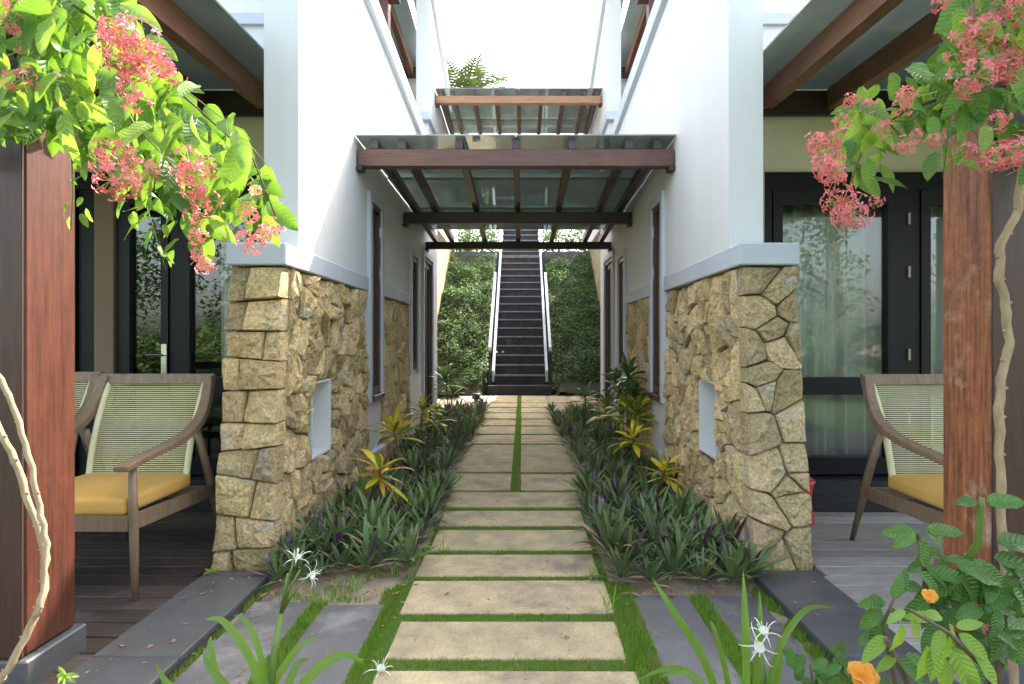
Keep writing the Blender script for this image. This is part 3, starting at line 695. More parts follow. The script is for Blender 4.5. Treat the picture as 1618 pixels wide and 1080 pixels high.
c = canopy('large grey glass canopy on brown beams in front, spanning the two lower walls', 4.8, 8.14, 2.745, 2.56, [-1.11, -.89, -.445, 0, .445, .89, 1.11],
       ((4.8, .135, 'beam_wood'), (6.65, .12, 'dark_beam_wood'), (8.14, .09, 'dark_beam_wood')), None)
canopy('small glass canopy with a pale brown beam behind the large one, under the palm', 9.12, 10.75, 4.90, 4.83, [-1.17, -1.0, -.68, -.34, 0, .34, .68, 1.0, 1.17],
       ((9.12, .11, 'pale_beam_wood'), (10.75, .08, 'beam_wood')), None)

# ---------------------------------------------------------------- staircase on the planted bank
st = thing('staircase', 'long dark staircase with pale rails climbing the planted bank', 'stairs', (0, 13.64, 0))
RZ, TY, N = .2252, .318, 24
box('landing', -.73, .73, 13.64, 14.1, -.02, RZ, 'stair_dark', st, .008)
for i in range(1, N):
    z = RZ * (i + 1); y = 13.64 + .05 + TY * i
    box('riser', -.585, .585, y + .02, y + .05, z - RZ - .02, z - .045, 'stair_dark', st, 0)
    t = box('tread', -.585, .585, y, y + TY + .04, z - .045, z, 'stair_dark', st, .003)
    box('nosing', -.583, .583, y - .006, y - .0005, z - .034, z + .002, 'stair_nosing', t, 0)
for sx in (-1, 1):
    m_ = MB(); ys, ye = 13.95, 13.69 + TY * N
    def zs(y): return RZ * (1 + (y - 13.69) / TY)
    m_.prism([(ys, zs(ys) - .12), (ye, zs(ye) - .12), (ye, zs(ye) + .14), (ys, zs(ys) + .14)], sx * .588, sx * .645); m_.build('stringer', 'steel_pale', st, recalc=True)
    m_ = MB(); m_.prism([(13.85, .97), (16.75, .97 + .7 * 2.9), (16.75, 1.09 + .7 * 2.9), (13.85, 1.09)], sx * .66, sx * .72); m_.build('handrail', 'steel_pale', st, recalc=True)
    for yy in (13.88, 14.85, 15.8, 16.7):
        zz = .97 + .7 * (yy - 13.85); box('rail_post', sx * .668, sx * .712, yy - .03, yy + .03, max(.0, zz - 1.0), zz + .02, 'stair_dark', st, .003)
for k in (-1, 1):
    sh = MB(); x, y, z = P(789 + k * 5, 553, 14.7); z = RZ * 4 + .001; y = 13.69 + TY * 3 + .16
    for (a, b, hh, w) in ((-.12, -.04, .045, .045), (-.04, .06, .065, .05), (.06, .13, .09, .04)):
        sh.tube([(x, y + a, z + hh * .5), (x, y + (a + b) / 2, z + hh * .55), (x, y + b, z + hh * .5)], [w * .75, w, w * .8], 8)
    o = sh.build('shoe', 'shoe_leather', None, True, True); o.scale = (1, 1, 1)
    tag(o, ('left' if k < 0 else 'right') + ' dark shoe of the pair on a lower stair tread', 'shoe', 'pair of shoes on the stairs')

# bank: terrain, dark coping wall at the top, stone side walls
bank = MB()
def zb(y): return .10 + (y - 13.35) * .70
for j in range(40):
    pass
nx, ny = 46, 40; V = []
for j in range(ny + 1):
    for i in range(nx + 1):
        x = -2.25 + 4.5 * i / nx; y = 13.35 + 5.4 * j / ny
        V.append((x, y, zb(y) - .02 + (.07 * noise.noise((x * 2.2, y * 2.2, 0)) if abs(x) > .80 else -.55)))
o = mk('bank', V, [(j * (nx + 1) + i, j * (nx + 1) + i + 1, (j + 1) * (nx + 1) + i + 1, (j + 1) * (nx + 1) + i) for j in range(ny) for i in range(nx)], 'bank_soil', None, True, False)
tag(o, kind='structure')
for s in (-1, 1):
    gm = MB(); rr = random.Random(40 + s)
    for _ in range(15000):
        x = s * rr.uniform(.74, 2.12); y = rr.uniform(13.4, 18.55)
        dn = noise.noise((x * 1.6, y * 1.6, 5)) + .5 * noise.noise((x * 4, y * 4, 2))
        if y < 13.65 and dn < .0: continue
        if y > 18.2 and dn < 0: continue
        z = zb(y) + .20 * dn + rr.uniform(-.03, .17)
        l = rr.uniform(.035, .075); a = rr.uniform(0, 6.28); e = rr.uniform(-.9, .6)
        d = Vector((math.cos(a) * math.cos(e), math.sin(a) * math.cos(e), math.sin(e))); u = Vector((-math.sin(a), math.cos(a), rr.uniform(-.6, .6))) * .32
        p = Vector((x, y, z))
        gm.add([p, p + d * l * .5 + u * l, p + d * l, p + d * l * .5 - u * l], [(0, 1, 2, 3)])
    o = gm.build('ground_cover', 'bank_leaf'); tag(o, 'dense green creeping ground cover on the bank %s of the stairs' % ('left' if s < 0 else 'right'), 'ground cover', kind='stuff')
    w = box('retaining_wall', s * 2.14, s * 2.5, 9.4, 19.3, 0, 4.45, 'far_stone', None, 0)
    tag(w, 'rough tan stone retaining wall edging the bank on the %s' % ('left' if s < 0 else 'right'), 'wall', 'retaining walls')
    w = box('planter_wall', s * .66, s * 2.135, 18.72, 18.95, 3.0, 3.98, 'dark_coping', None, .01)
    tag(w, 'dark grey planter wall at the top of the bank, %s of the stairs' % ('left' if s < 0 else 'right'), 'wall', 'planter walls')
    gm = MB()
    for _ in range(5000):
        x = s * rr.uniform(.7, 2.6); y = rr.uniform(19.0, 20.6); z = 3.9 + rr.uniform(0, 1) ** .8 * (1.0 + .5 * noise.noise((x * 2, y * 2, 0)))
        l = rr.uniform(.06, .12); a = rr.uniform(0, 6.28); e = rr.uniform(-.9, .6)
        d = Vector((math.cos(a) * math.cos(e), math.sin(a) * math.cos(e), math.sin(e))); u = Vector((-math.sin(a), math.cos(a), rr.uniform(-.6, .6))) * .3
        p = Vector((x, y, z)); gm.add([p, p + d * l * .5 + u * l, p + d * l, p + d * l * .5 - u * l], [(0, 1, 2, 3)])
    o = gm.build('hedge', 'bank_leaf'); tag(o, 'leafy hedge above the dark planter wall, %s of the stair top' % ('left' if s < 0 else 'right'), 'hedge', 'hedges at the stair top')
V = [(-60, 18.9, 3.9), (60, 18.9, 3.9), (60, 80, 6.0), (-60, 80, 6.0), (-60, 18.9, -.1), (60, 18.9, -.1)]
o = mk('hill', V, [(0, 1, 2, 3), (4, 5, 1, 0)], 'soil', None, False, False); tag(o, kind='structure')

# ---------------------------------------------------------------- chairs
def make_chair(label, loc):
    t = thing('armchair', label, 'chair', loc, 'veranda armchairs')
    def put(mb, name, m, par=t, smooth=False):
        o = bpy.data.objects.new(name, mb.data(name, m, smooth, True)); COL.objects.link(o); o.parent = par; return o
    for s in (-1, 1):
        b = MB(); b.tube([(s * .312, .03, .0), (s * .31, .025, .25), (s * .31, .02, .4), (s * .308, .015, .615)], [.014, .019, .021, .017], 10); put(b, 'leg', 'chair_wood', smooth=True)
        b = MB(); b.tube([(s * .285, .90, .0), (s * .295, .76, .3), (s * .30, .70, .44), (s * .305, .57, .70)], [.014, .02, .022, .018], 10); put(b, 'leg', 'chair_wood', smooth=True)
        # arm sweeping back and up into the back frame
        pts = [(-.07, .618), (.0, .632), (.12, .648), (.25, .662), (.38, .682), (.48, .708), (.56, .745), (.62, .795), (.665, .86), (.70, .93), (.72, .985)]
        b = MB(); n = len(pts)
        for i, (y, z) in enumerate(pts):
            pass
        prof = []
        for i, (y, z) in enumerate(pts):
            a = pts[max(i - 1, 0)]; c_ = pts[min(i + 1, n - 1)]; ty, tz = c_[0] - a[0], c_[1] - a[1]; L = math.hypot(ty, tz); ny, nz = -tz / L, ty / L
            f = i / (n - 1); hw = .033 - .008 * f; th = .014 + .010 * f; x = .308 - .012 * f + .018 * math.sin(f * math.pi)
            prof.append([(s * (x - hw), y - ny * th, z - nz * th), (s * (x + hw), y - ny * th, z - nz * th), (s * (x + hw), y + ny * th, z + nz * th), (s * (x - hw), y + ny * th, z + nz * th)])
        V = [p for q in prof for p in q]
        b.add(V, [(4 * i + j, 4 * i + (j + 1) % 4, 4 * i + 4 + (j + 1) % 4, 4 * i + 4 + j) for i in range(n - 1) for j in range(4)] + [(3, 2, 1, 0), tuple(4 * (n - 1) + j for j in range(4))])
        o = put(b, 'armrest', 'chair_wood'); bv = o.modifiers.new('round', 'BEVEL'); bv.width = .006; bv.segments = 2
        b = MB(); b.prism([(.03, .325), (.72, .30), (.72, .365), (.03, .395)], s * .292, s * .318); put(b, 'side_rail', 'chair_wood')
    b = MB(); b.box(-.29, .29, .01, .045, .32, .395); put(b, 'front_rail', 'chair_wood')
    b = MB(); b.box(-.28, .28, .69, .72, .30, .36); put(b, 'back_rail', 'chair_wood')
    b = MB(); b.prism([(.70, .945), (.735, .935), (.75, .995), (.715, 1.0)], -.322, .322); put(b, 'top_rail', 'chair_wood')
    # rope back
    w = MB(); K = 50
    def bp(t): return Vector((0, .53 + .185 * t - .03 * math.sin(t * math.pi), .40 + .545 * t))
    for k in range(K):
        tk = (k + .5) / K; p = bp(tk); hw = .255 + .012 * tk
        w.tube([(-hw, p.y, p.z), (-hw * .5, p.y + .012, p.z - .002), (0, p.y + .016, p.z - .003), (hw * .5, p.y + .012, p.z - .002), (hw, p.y, p.z)], .0036, 5)
    o = put(w, 'rope_webbing', 'rope_cream', smooth=True); o['kind'] = 'stuff'
    for s in (-1, 1):
        w = MB(); w.tube([bp(q / 8) + Vector((s * (.262 + .012 * q / 8), 0, 0)) for q in range(9)], .017, 8, flat=1.1); put(w, 'rope_wrap', 'rope_cream', smooth=True)
        w = MB()
    bm = bmesh.new()
    vs = [bm.verts.new((x, y, z)) for z in (.392, .475) for y in (.0, .56) for x in (-.285, .285)]
    for f in [(0, 2, 3, 1), (4, 5, 7, 6), (0, 1, 5, 4), (2, 6, 7, 3), (0, 4, 6, 2), (1, 3, 7, 5)]: bm.faces.new([vs[i] for i in f])
    bmesh.ops.bevel(bm, geom=bm.edges[:], offset=.03, segments=4, affect='EDGES', profile=.6)
    bmesh.ops.subdivide_edges(bm, edges=[e for e in bm.edges if e.calc_length() > .2], cuts=5, use_grid_fill=True)
    for v_ in bm.verts:
        if v_.co.z > .46: v_.co.z += .014 * math.cos(v_.co.x * 5.2) * math.cos((v_.co.y - .28) * 5.2) - .004
    me = bpy.data.meshes.new('cushion'); bm.to_mesh(me); bm.free(); me.materials.append(M['cushion_yellow']); me.polygons.foreach_set('use_smooth', [True] * len(me.polygons))
    o = bpy.data.objects.new('cushion', me); COL.objects.link(o); o.parent = t
    return t
def copy_tree(o, parent=None):
    c = o.copy(); COL.objects.link(c)
    if parent: c.parent = parent
    for ch in list(o.children): copy_tree(ch, c)
    return c
ch = make_chair('wooden armchair with cream rope back and yellow cushion beside the left stone pier', (-2.035, 2.755, .058))
c2 = copy_tree(ch); c2.location = (-2.83, 2.97, .058); c2['label'] = 'rope backed armchair mostly hidden behind the left red brown post'
c3 = copy_tree(ch); c3.location = (2.30, 2.72, .058); c3['label'] = 'rope backed armchair with yellow cushion on the right deck behind the weathered post'

# red stools near the doors
for s in (-1, 1):
    b = MB(); x = s * 1.835; y = 4.0 if s > 0 else 4.05; pr = [(.0, .12), (.02, .13), (.13, .105), (.24, .12), (.27, .135), (.285, .12)]
    b.tube([(x, y, .06 + z) for z, _ in pr], [r_ for _, r_ in pr], 20)
    o = b.build('drum_stool', 'red_paint', None, True, True); tag(o, 'red drum stool peeking out behind the %s stone pier' % ('left' if s < 0 else 'right'), 'stool', 'red stools')
# tap on a stub of pipe, small path light
t = thing('garden_tap', 'small tap on a tan pipe above the right planting bed', 'tap', (1.1, 6.3, .75))
b = MB(); b.tube([(1.24, 6.33, .80), (1.10, 6.30, .80)], .028, 10); b.build('pipe', 'pipe_tan', t, True)
b = MB(); b.tube([(1.10, 6.30, .80), (1.05, 6.29, .80), (1.03, 6.285, .78), (1.03, 6.285, .74)], .014, 8); b.tube([(1.06, 6.29, .80), (1.06, 6.29, .84)], .008, 6); b.box(1.03, 1.09, 6.285, 6.295, .84, .85); b.build('spout', 'chrome', t, True)
t = thing('path_light', 'short dark path light at the far end of the left bed', 'lamp', (-.86, 12.0, 0))
b = MB(); b.tube([(-.86, 12.0, 0), (-.86, 12.0, .079)], .04, 12); b.build('pole', 'iron_dark', t, True)
b = MB(); b.tube([(-.86, 12.0, .08), (-.86, 12.0, .10), (-.86, 12.0, .19), (-.86, 12.0, .20)], [.07, .08, .08, .06], 14); b.build('lamp_head', 'iron_dark', t, True)

# ---------------------------------------------------------------- planting
def rhoeo_mesh(seed):
    r = random.Random(seed); m = MB(); n = r.randint(15, 21)
    for i in range(n):
        f = i / n; az = i * 2.399 + r.uniform(-.3, .3); el = rad(20 + 58 * f + r.uniform(-8, 8)); L = r.uniform(.15, .215) * (1 - .15 * f)
        m.strap((math.cos(az) * .012, math.sin(az) * .012, .03 + .05 * f), az, el, L * r.uniform(.75, 1.15), r.uniform(.022, .031), r.uniform(.35, 1.25), .35, 5, (2 if f < .25 and r.random() < .3 else 1 if r.random() < .13 else 0), .38)
    return m.data('rhoeo_plant', ['rhoeo_leaf', 'rhoeo_purple', 'dry_leaf'])
RM = [rhoeo_mesh(k) for k in range(7)]
def bed(s, seed):
    r = random.Random(seed); placed = []
    tries = 0; sd_ = 'left' if s < 0 else 'right'
    while len(placed) < 149 and tries < 12000:
        tries += 1
        y = 2.98 + 7.4 * r.random() ** 1.55; x = r.uniform(.515, 1.2)
        if s < 0 and y < 2.96 + (1.2 - x) * .48: continue
        if s > 0 and y < 3.0: continue
        if s < 0 and x < .55: continue
        if 5.0 < y < 7 and x < .6: continue
        md = .10 if y < 4.2 else .125 if y < 5.6 else .16
        if any((x - a) ** 2 + (y - b) ** 2 < md * md for a, b in placed): continue
        placed.append((x, y))
        o = bpy.data.objects.new('rhoeo_plant', RM[r.randrange(7)]); COL.objects.link(o)
        o.location = (s * x, y, .015); k = r.uniform(.7, 1.4); o.scale = (k, k, k * r.uniform(.9, 1.15)); o.rotation_euler = (r.uniform(-.15, .15), r.uniform(-.15, .15), r.uniform(0, 6.28))
        if y < 3.75: lab = 'spiky dark green rosette at the front end of the %s bed by the %s' % (sd_, 'stone pier' if x > .9 else 'path slabs')
        elif y > 6.6: lab = 'small spiky green rosette at the shaded far end of the %s bed' % sd_
        elif x < .74: lab = 'spiky green rosette leaning over the path edge of the %s bed' % sd_
        elif x > 1.02: lab = 'spiky green rosette growing against the wall in the %s bed' % sd_
        else: lab = 'spiky green rosette in the middle of the %s bed among crotons' % sd_
        tag(o, lab, 'plant', 'rosette plants in the %s bed' % ('left' if s < 0 else 'right'))
bed(-1, 3); bed(1, 4)
for i, (px, py, d, a) in enumerate(((592, 877, 3.45, .2), (585, 890, 3.35, -.4), (1072, 848, 3.75, 1.4), (950, 800, 4.0, 1.2))):
    b = MB(); p = P(px, py, d)
    for k in range(3): b.strap((0, 0, 0), a + k * .5, .5 + .4 * (a > 1) + .2 * k, .075, .02, .3, .6, 4, 0, .4)
    o = b.build('violet_bract', 'violet_flower'); o.location = (p.x, p.y, max(p.z, .1)); tag(o, ['purple bract low in the left bed', 'lower purple bract at the front of the left bed', 'upright purple bract in the right bed', 'small purple bract beside the path in the right bed', 'purple bract behind the left spider lily'][i], 'flower', 'purple bracts')

LV = {}
def leaf_strap_mesh(key, m, L, w, el, droop, tip=.5, fold=.3, twist=0.0):
    b = MB(); b.strap((0, 0, 0), 0, el, L, w, droop, fold, 6, 0, tip, twist); return b.data('leaf', m)
def croton(label, head, mats, n=18, L=.24, w=.045, stem_h=None, seed=0, spread=(-10, 75), heads=None, name='croton', cat='plant', group='crotons'):
    r = random.Random(seed); base = Vector((head[0] + r.uniform(-.05, .05), head[1] + .02, .0))
    t = thing(name, label, cat, base, group); hd = Vector(head)
    for q, hh in enumerate([hd] + [Vector(h) for h in (heads or [])]):
        b = MB(); mid = (base + hh) / 2 + Vector((r.uniform(-.03, .03), r.uniform(-.02, .02), 0)); b.tube([base, mid, hh], [.012, .010, .008], 6); b.build('stem', 'brown_stem', t, True)
        for i in range(n):
            f = i / n; az = i * 2.399 + r.uniform(-.4, .4); el = rad(spread[0] + (spread[1] - spread[0]) * f + r.uniform(-10, 10))
            b = MB(); b.strap(hh + Vector((0, 0, -.07 + .09 * f)), az, el, L * r.uniform(.6, 1.2) * (1.05 - .3 * f), w * r.uniform(.65, 1.1), r.uniform(.5, 1.9), .3, 7, 0, .5, r.uniform(-.5, .5))
            b.build('leaf', r.choices([k for k, _ in mats], [v_ for _, v_ in mats])[0], t, True)
    return t
YL, YO, GR, RD = 'croton_yellow', 'croton_orange', 'croton_green', 'croton_red'
def at(px, py, X):
    d = (X - CAMX) * F / (px - VX); return P(px, py, d)
croton('tall croton with orange and yellow drooping leaves on a bare stem in the left bed', at(600, 742, -.9), ((YO, .5), (YL, .45), (GR, .05)), 24, .26, .05, seed=1, spread=(-35, 60))
croton('yellow croton in front of the white wall foot in the left bed', at(622, 678, -1.0), ((YL, .75), (YO, .1), (GR, .15)), 20, .28, .05, seed=2, spread=(0, 80))
croton('small low croton with yellow leaves nearest the left stone wall', at(545, 822, -1.05), ((YL, .6), (YO, .15), (GR, .25)), 9, .17, .04, seed=3)
croton('green and yellow croton behind the others in the left bed', at(668, 648, -1.0), ((GR, .6), (YL, .4)), 22, .30, .045, seed=4, heads=[at(690, 660, -.95)])
croton('dark leafy dracaena at the far end of the left bed', at(705, 600, -1.05), (('dracaena_leaf', 1),), 26, .40, .05, seed=5, heads=[at(715, 620, -1.0)], name='dracaena', group='dracaenas')
croton('bright yellow green croton in the middle of the right bed', at(1000, 690, 1.0), ((YL, .7), (GR, .25), (YO, .05)), 24, .27, .05, seed=6, spread=(-20, 80))
croton('yellow croton with red lower leaves against the right stone wall', at(1050, 742, 1.06), ((YL, .75), (GR, .15), (RD, .1)), 20, .26, .048, seed=7, spread=(-25, 60))
croton('small croton with yellow and red leaves low in the right bed', at(1035, 792, .97), ((YL, .5), (RD, .3), (GR, .2)), 9, .2, .042, seed=8, spread=(-40, 50))
croton('broad green croton behind the yellow one in the right bed', at(985, 640, 1.05), ((GR, .75), (YL, .25)), 24, .34, .05, seed=9, heads=[at(960, 650, .95), at(1005, 650, 1.1)])
croton('tall dark green bush beside the right window below the canopy', at(992, 592, 1.08), (('dracaena_leaf', 1),), 30, .26, .06, seed=10, spread=(-50, 85), heads=[at(1000, 620, 1.1), at(975, 605, 1.05)], name='dracaena', group='dracaenas')
croton('dark dracaena at the far end of the right bed', at(925, 628, .95), (('dracaena_leaf', 1),), 22, .38, .05, seed=11, name='dracaena', group='dracaenas')

# spider lilies in front
def ribbon(pts, w, m, par, name='leaf', n=14, fold=.35, face=(0, -1, .35)):
    w *= .62
    pts = [Vector(p) for p in pts]; k = len(pts); C = []
    for i in range(n + 1):                        # Catmull-Rom through the points
        t = i / n * (k - 1); j = min(int(t), k - 2); u = t - j
        a, b_, c_, d_ = pts[max(j - 1, 0)], pts[j], pts[j + 1], pts[min(j + 2, k - 1)]
        C.append(.5 * ((2 * b_) + (c_ - a) * u + (2 * a - 5 * b_ + 4 * c_ - d_) * u * u + (3 * b_ - a - 3 * c_ + d_) * u ** 3))
    V = []; fz = Vector(face).normalized()
    for i, p in enumerate(C):
        t = i / n; tg = (C[min(i + 1, n)] - C[max(i - 1, 0)]).normalized(); sd = tg.cross(fz)
        if sd.length < 1e-3: sd = Vector((1, 0, 0))
        sd.normalize(); nr = sd.cross(tg); ww = w * .5 * (1 if t < .55 else max(0, 1 - ((t - .55) / .45) ** 1.25)) * (.7 + .3 * min(1, t * 4))
        V += [p - sd * ww + nr * fold * ww, p, p + sd * ww + nr * fold * ww]
    Fc = []
    for i in range(n): a = i * 3; Fc += [(a, a + 1, a + 4, a + 3), (a + 1, a + 2, a + 5, a + 4)]
    return mk(name, V, Fc, m, par, True, False)
def spider_flower(c_, par, s=1.0, dirv=(0, -1, 0), seed=0):
    r = random.Random(seed); f = MB()
    cup = []
    for j in range(10):
        a = j * .628; cup.append((math.cos(a) * .022 * s, math.sin(a) * .022 * s, .03 * s))
    b = MB(); b.tube([(0, 0, -.02 * s), (0, 0, 0), (0, 0, .018 * s), (0, 0, .03 * s)], [.003 * s, .006 * s, .016 * s, .028 * s], 10, cap=False)
    for j in range(6):
        b.strap((0, 0, .0), j * 1.047 + r.uniform(-.2, .2), r.uniform(.5, 1.0), .13 * s * r.uniform(.85, 1.2), .0055 * s, r.uniform(2.2, 3.6), .2, 8, 0, .4)
    for j in range(6): b.tube([(math.cos(j) * .02 * s, math.sin(j) * .02 * s, .03 * s), (math.cos(j) * .035 * s, math.sin(j) * .035 * s, .065 * s)], .0012, 4)
    o = b.build('flower', 'lily_white', par, True)
    q = Vector(dirv).normalized().to_track_quat('Z', 'Y'); base = o.matrix_parent_inverse.copy()
    o.matrix_basis = Matrix.Translation(c_) @ q.to_matrix().to_4x4()
    return o
D0 = 1.75
lily = thing('spider_lily', 'spider lily with two white flowers on a tall stalk in front of the left bed', 'plant', P(425, 1180, D0), 'spider lilies')
lb = (420, 1170)
for pts, w in (([lb, (405, 1060), (358, 985), (325, 978)], .042), ([(425, 1170), (415, 1050), (392, 985), (368, 972)], .03), ([(425, 1170), (430, 1090), (470, 1025), (500, 1006)], .034), ([(440, 1170), (480, 1080), (540, 1034), (578, 1050)], .042),
               ([(410, 1170), (350, 1080), (333, 1020), (335, 1005)], .034), ([(400, 1170), (300, 1110), (262, 1075), (246, 1045)], .036), ([(440, 1170), (455, 1090), (470, 1050), (490, 1040)], .036), ([(415, 1170), (370, 1100), (330, 1050), (322, 1025)], .04)):
    dd = D0 + R.uniform(-.12, .12); n = len(pts)
    ribbon([P(x, y, dd + (.02 * i)) for i, (x, y) in enumerate(pts)], w, 'lily_leaf', lily)
b = MB(); b.tube([P(425, 1150, D0), P(432, 1040, D0), P(444, 968, D0 + .02)], [.010, .009, .008], 8); b.build('stalk', 'green_stem', lily, True)
for (x, y, e) in ((468, 872, .0), (474, 900, .02), (492, 905, .04), (455, 905, -.02)):
    b = MB(); b.tube([P(444, 968, D0 + .02), P((444 + x) / 2, (968 + y) / 2 - 6, D0 + e), P(x, y, D0 + e)], [.006, .0035, .003], 6); b.build('bud', 'green_stem', lily, True)
spider_flower(P(468, 884, D0), lily, .42, (.35, -.3, .9), 1); spider_flower(P(489, 908, D0 + .02), lily, .42, (.6, -.3, .1), 2)
D1 = 1.62
lily2 = thing('spider_lily', 'spider lily with a drooping white flower in front of the right slate slabs', 'plant', P(1180, 1200, D1), 'spider lilies')
for pts, w in (([(1160, 1190), (1115, 1050), (1060, 960), (1030, 912)], .036), ([(1175, 1190), (1178, 1060), (1176, 960), (1174, 900)], .034), ([(1190, 1190), (1196, 1060), (1200, 985), (1200, 932)], .034),
               ([(1195, 1190), (1225, 1040), (1270, 965), (1320, 960)], .028), ([(1150, 1190), (1110, 1085), (1060, 1055), (1005, 1075)], .034), ([(1160, 1190), (1150, 1080), (1130, 1000), (1122, 980)], .026),
               ([(1200, 1190), (1225, 1090), (1232, 1020), (1230, 1003)], .028), ([(1150, 1190), (1120, 1100), (1085, 1062), (1040, 1070)], .03)):
    dd = D1 + R.uniform(-.1, .1); ribbon([P(x, y, dd + .02 * i) for i, (x, y) in enumerate(pts)], w, 'lily_leaf', lily2)
b = MB(); b.tube([P(1190, 1180, D1), P(1208, 1080, D1 - .03), P(1203, 1035, D1 - .04)], [.009, .008, .006], 8); b.build('stalk', 'green_stem', lily2, True)
spider_flower(P(1202, 1020, D1 - .06), lily2, .5, (-.35, -.5, .1), 3); spider_flower(P(1207, 1000, D1 - .03), lily2, .45, (-.2, -.4, .7), 4)
t = thing('lily_flower', None, None, P(600, 1068, 2.2)); tag(t, 'fallen white lily flower at the lower edge beside the first sandstone slab', 'flower'); spider_flower(P(601, 1060, 2.25), t, .6, (.2, -.4, .9), 9)

# ---------------------------------------------------------------- Rangoon creepers
VM = [ovate('leaf', 'vine_leaf', .6, .2, c_, .02, seed=k) for k, c_ in enumerate((.12, .28, .42, .2))]
YM = [ovate('leaf', 'young_leaf', .5, .22, c_, .02, seed=k + 9) for k, c_ in enumerate((.15, .35))]
def flower_cluster(seed, faded=False):
    r = random.Random(seed); b = MB(); n = 14
    for i in range(n):
        f = (i + .5) / n; az = i * 2.399; ph = math.acos(1 - 1.25 * f)
        d = Vector((math.sin(ph) * math.cos(az), math.sin(ph) * math.sin(az), math.cos(ph)))
        L = .054 * r.uniform(.5, 1.2); tip = d * L - Vector((0, 0, .012 * f))
        b.tube([Vector((0, 0, 0)), d * L * .5, tip], .0011, 4, 1, cap=False)
        if r.random() < .14:
            b.tube([tip, tip + d * .012], [.0022, .0012], 5, 1); continue
        q = d.to_track_quat('Z', 'Y').to_matrix(); ro = r.uniform(0, 6.28); ps = .023 * r.uniform(.8, 1.2)
        for k in range(5):
            a = ro + k * 1.2566; c, s_ = math.cos(a), math.sin(a); u = Vector((c, s_, 0)); w = Vector((-s_, c, 0))
            lo = [Vector((0, 0, 0)), u * ps * .5 + w * ps * .23 + Vector((0, 0, .001)), u * ps + Vector((0, 0, -.003)), u * ps * .5 - w * ps * .23 + Vector((0, 0, .001))]
            b.add([tip + q @ v_ for v_ in lo], [(0, 1, 2, 3)])
    return b.data('flower_cluster', ['creeper_faded' if faded else 'creeper_pink', 'creeper_bud'])
FC = [flower_cluster(k) for k in range(5)]; FF = flower_cluster(77, True)
def inside(poly, x, y):
    c = False
    for i in range(len(poly)):
        (x1, y1), (x2, y2) = poly[i], poly[i - 1]
        if (y1 > y) != (y2 > y) and x < (x2 - x1) * (y - y1) / (y2 - y1) + x1: c = not c
    return c
def child(name, me, par):
    o = bpy.data.objects.new(name, me); COL.objects.link(o); o.parent = par; o.matrix_parent_inverse = Matrix.Translation(-par.location); return o
def vine_leaf(v, r, p, size, young=False, out=(0, -1, 0)):
    me = r.choice(YM if young else VM); o = child('leaf', me, v)
    d = Vector((r.gauss(0, .5), r.gauss(-.1, .35), r.uniform(-1.25, -.2))) + Vector(out) * .2
    up = Vector((r.gauss(0, .45), r.gauss(-.85, .45), r.uniform(.15, .95)))
    aim(o, p, d, up, size * r.uniform(.7, 1.15)); return o
def creeper(label, loc, polys, clusters, stems, seed, D, thick=.4, group='flowering creepers', inner=None):
    r = random.Random(seed); v = thing('flowering_creeper', label, 'creeper', loc, group)
    for pts, r0 in stems:
        b = MB(); b.tube([P(*p) for p in pts], [r0 * (1 - .6 * i / (len(pts) - 1)) for i in range(len(pts))], 7); b.build('stem', 'green_stem' if r0 < .005 else 'brown_stem', v, True)
    for poly, n, size, dd in polys:
        xs = [p[0] for p in poly]; ys = [p[1] for p in poly]; k = 0; pts = []; tries = 0
        while k < n and tries < 20000:
            tries += 1
            x, y = r.uniform(min(xs), max(xs)), r.uniform(min(ys), max(ys))
            if not inside(poly, x, y): continue
            md = 17 if len(pts) < n * .75 else 8
            if any((x - a) ** 2 + (y - b_) ** 2 < md * md for a, b_ in pts): continue
            pts.append((x, y)); k += 1
            d = D + dd + r.uniform(-.5, .5) * thick
            p = P(x, y, d) + Vector((0, 0, .04))
            vine_leaf(v, r, p, size, r.random() < .3)
    if inner:
        poly, n, size = inner; xs = [p[0] for p in poly]; ys = [p[1] for p in poly]; fo = MB(); k = 0
        while k < n:
            x, y = r.uniform(min(xs), max(xs)), r.uniform(min(ys), max(ys))
            if not inside(poly, x, y): continue
            k += 1; d = Vector((r.gauss(0, .6), r.gauss(0, .4), r.uniform(-1.2, .1))).normalized(); sd = d.cross(Vector((r.gauss(0, .6), -1, r.uniform(.1, .9)))).normalized(); nr = sd.cross(d)
            p = P(x, y, D + r.uniform(.02, .3)); L = size * r.uniform(.6, 1.1)
            fo.add([p, p + d * L * .3 + sd * L * .24 + nr * L * .06, p + d * L * .65 + sd * L * .2 + nr * L * .04, p + d * L - nr * L * .1, p + d * L * .65 - sd * L * .2 + nr * L * .04, p + d * L * .3 - sd * L * .24 + nr * L * .06, p + d * L * .45],
                   [(0, 1, 6), (1, 2, 6), (2, 3, 6), (3, 4, 6), (4, 5, 6), (5, 0, 6)])
        fp = fo.build('inner_foliage', 'inner_leaf', v, True); fp['kind'] = 'stuff'
    for i, (x, y, s) in enumerate(clusters):
        o = child('flower_cluster', FF if s < 0 else FC[i % 5], v); s = abs(s); d = D - .2 + r.uniform(-.08, .06)
        q = Vector((r.gauss(0, .3), -.8, r.uniform(-.5, .2))).to_track_quat('Z', 'Y'); k = s * r.uniform(.95, 1.1)
        o.matrix_basis = Matrix.Translation(P(x, y, d)) @ q.to_matrix().to_4x4() @ Matrix.Rotation(r.uniform(0, 6), 4, 'Z') @ Matrix.Diagonal((k, k, k, 1))
    return v
DL = 1.95
main = [(-60, -40), (205, -40), (225, 40), (275, 125), (320, 160), (372, 215), (420, 262), (438, 330), (425, 372), (385, 345), (345, 330), (300, 330), (255, 300), (215, 295), (175, 250), (130, 240), (105, 190), (60, 215), (25, 190), (-60, 235)]
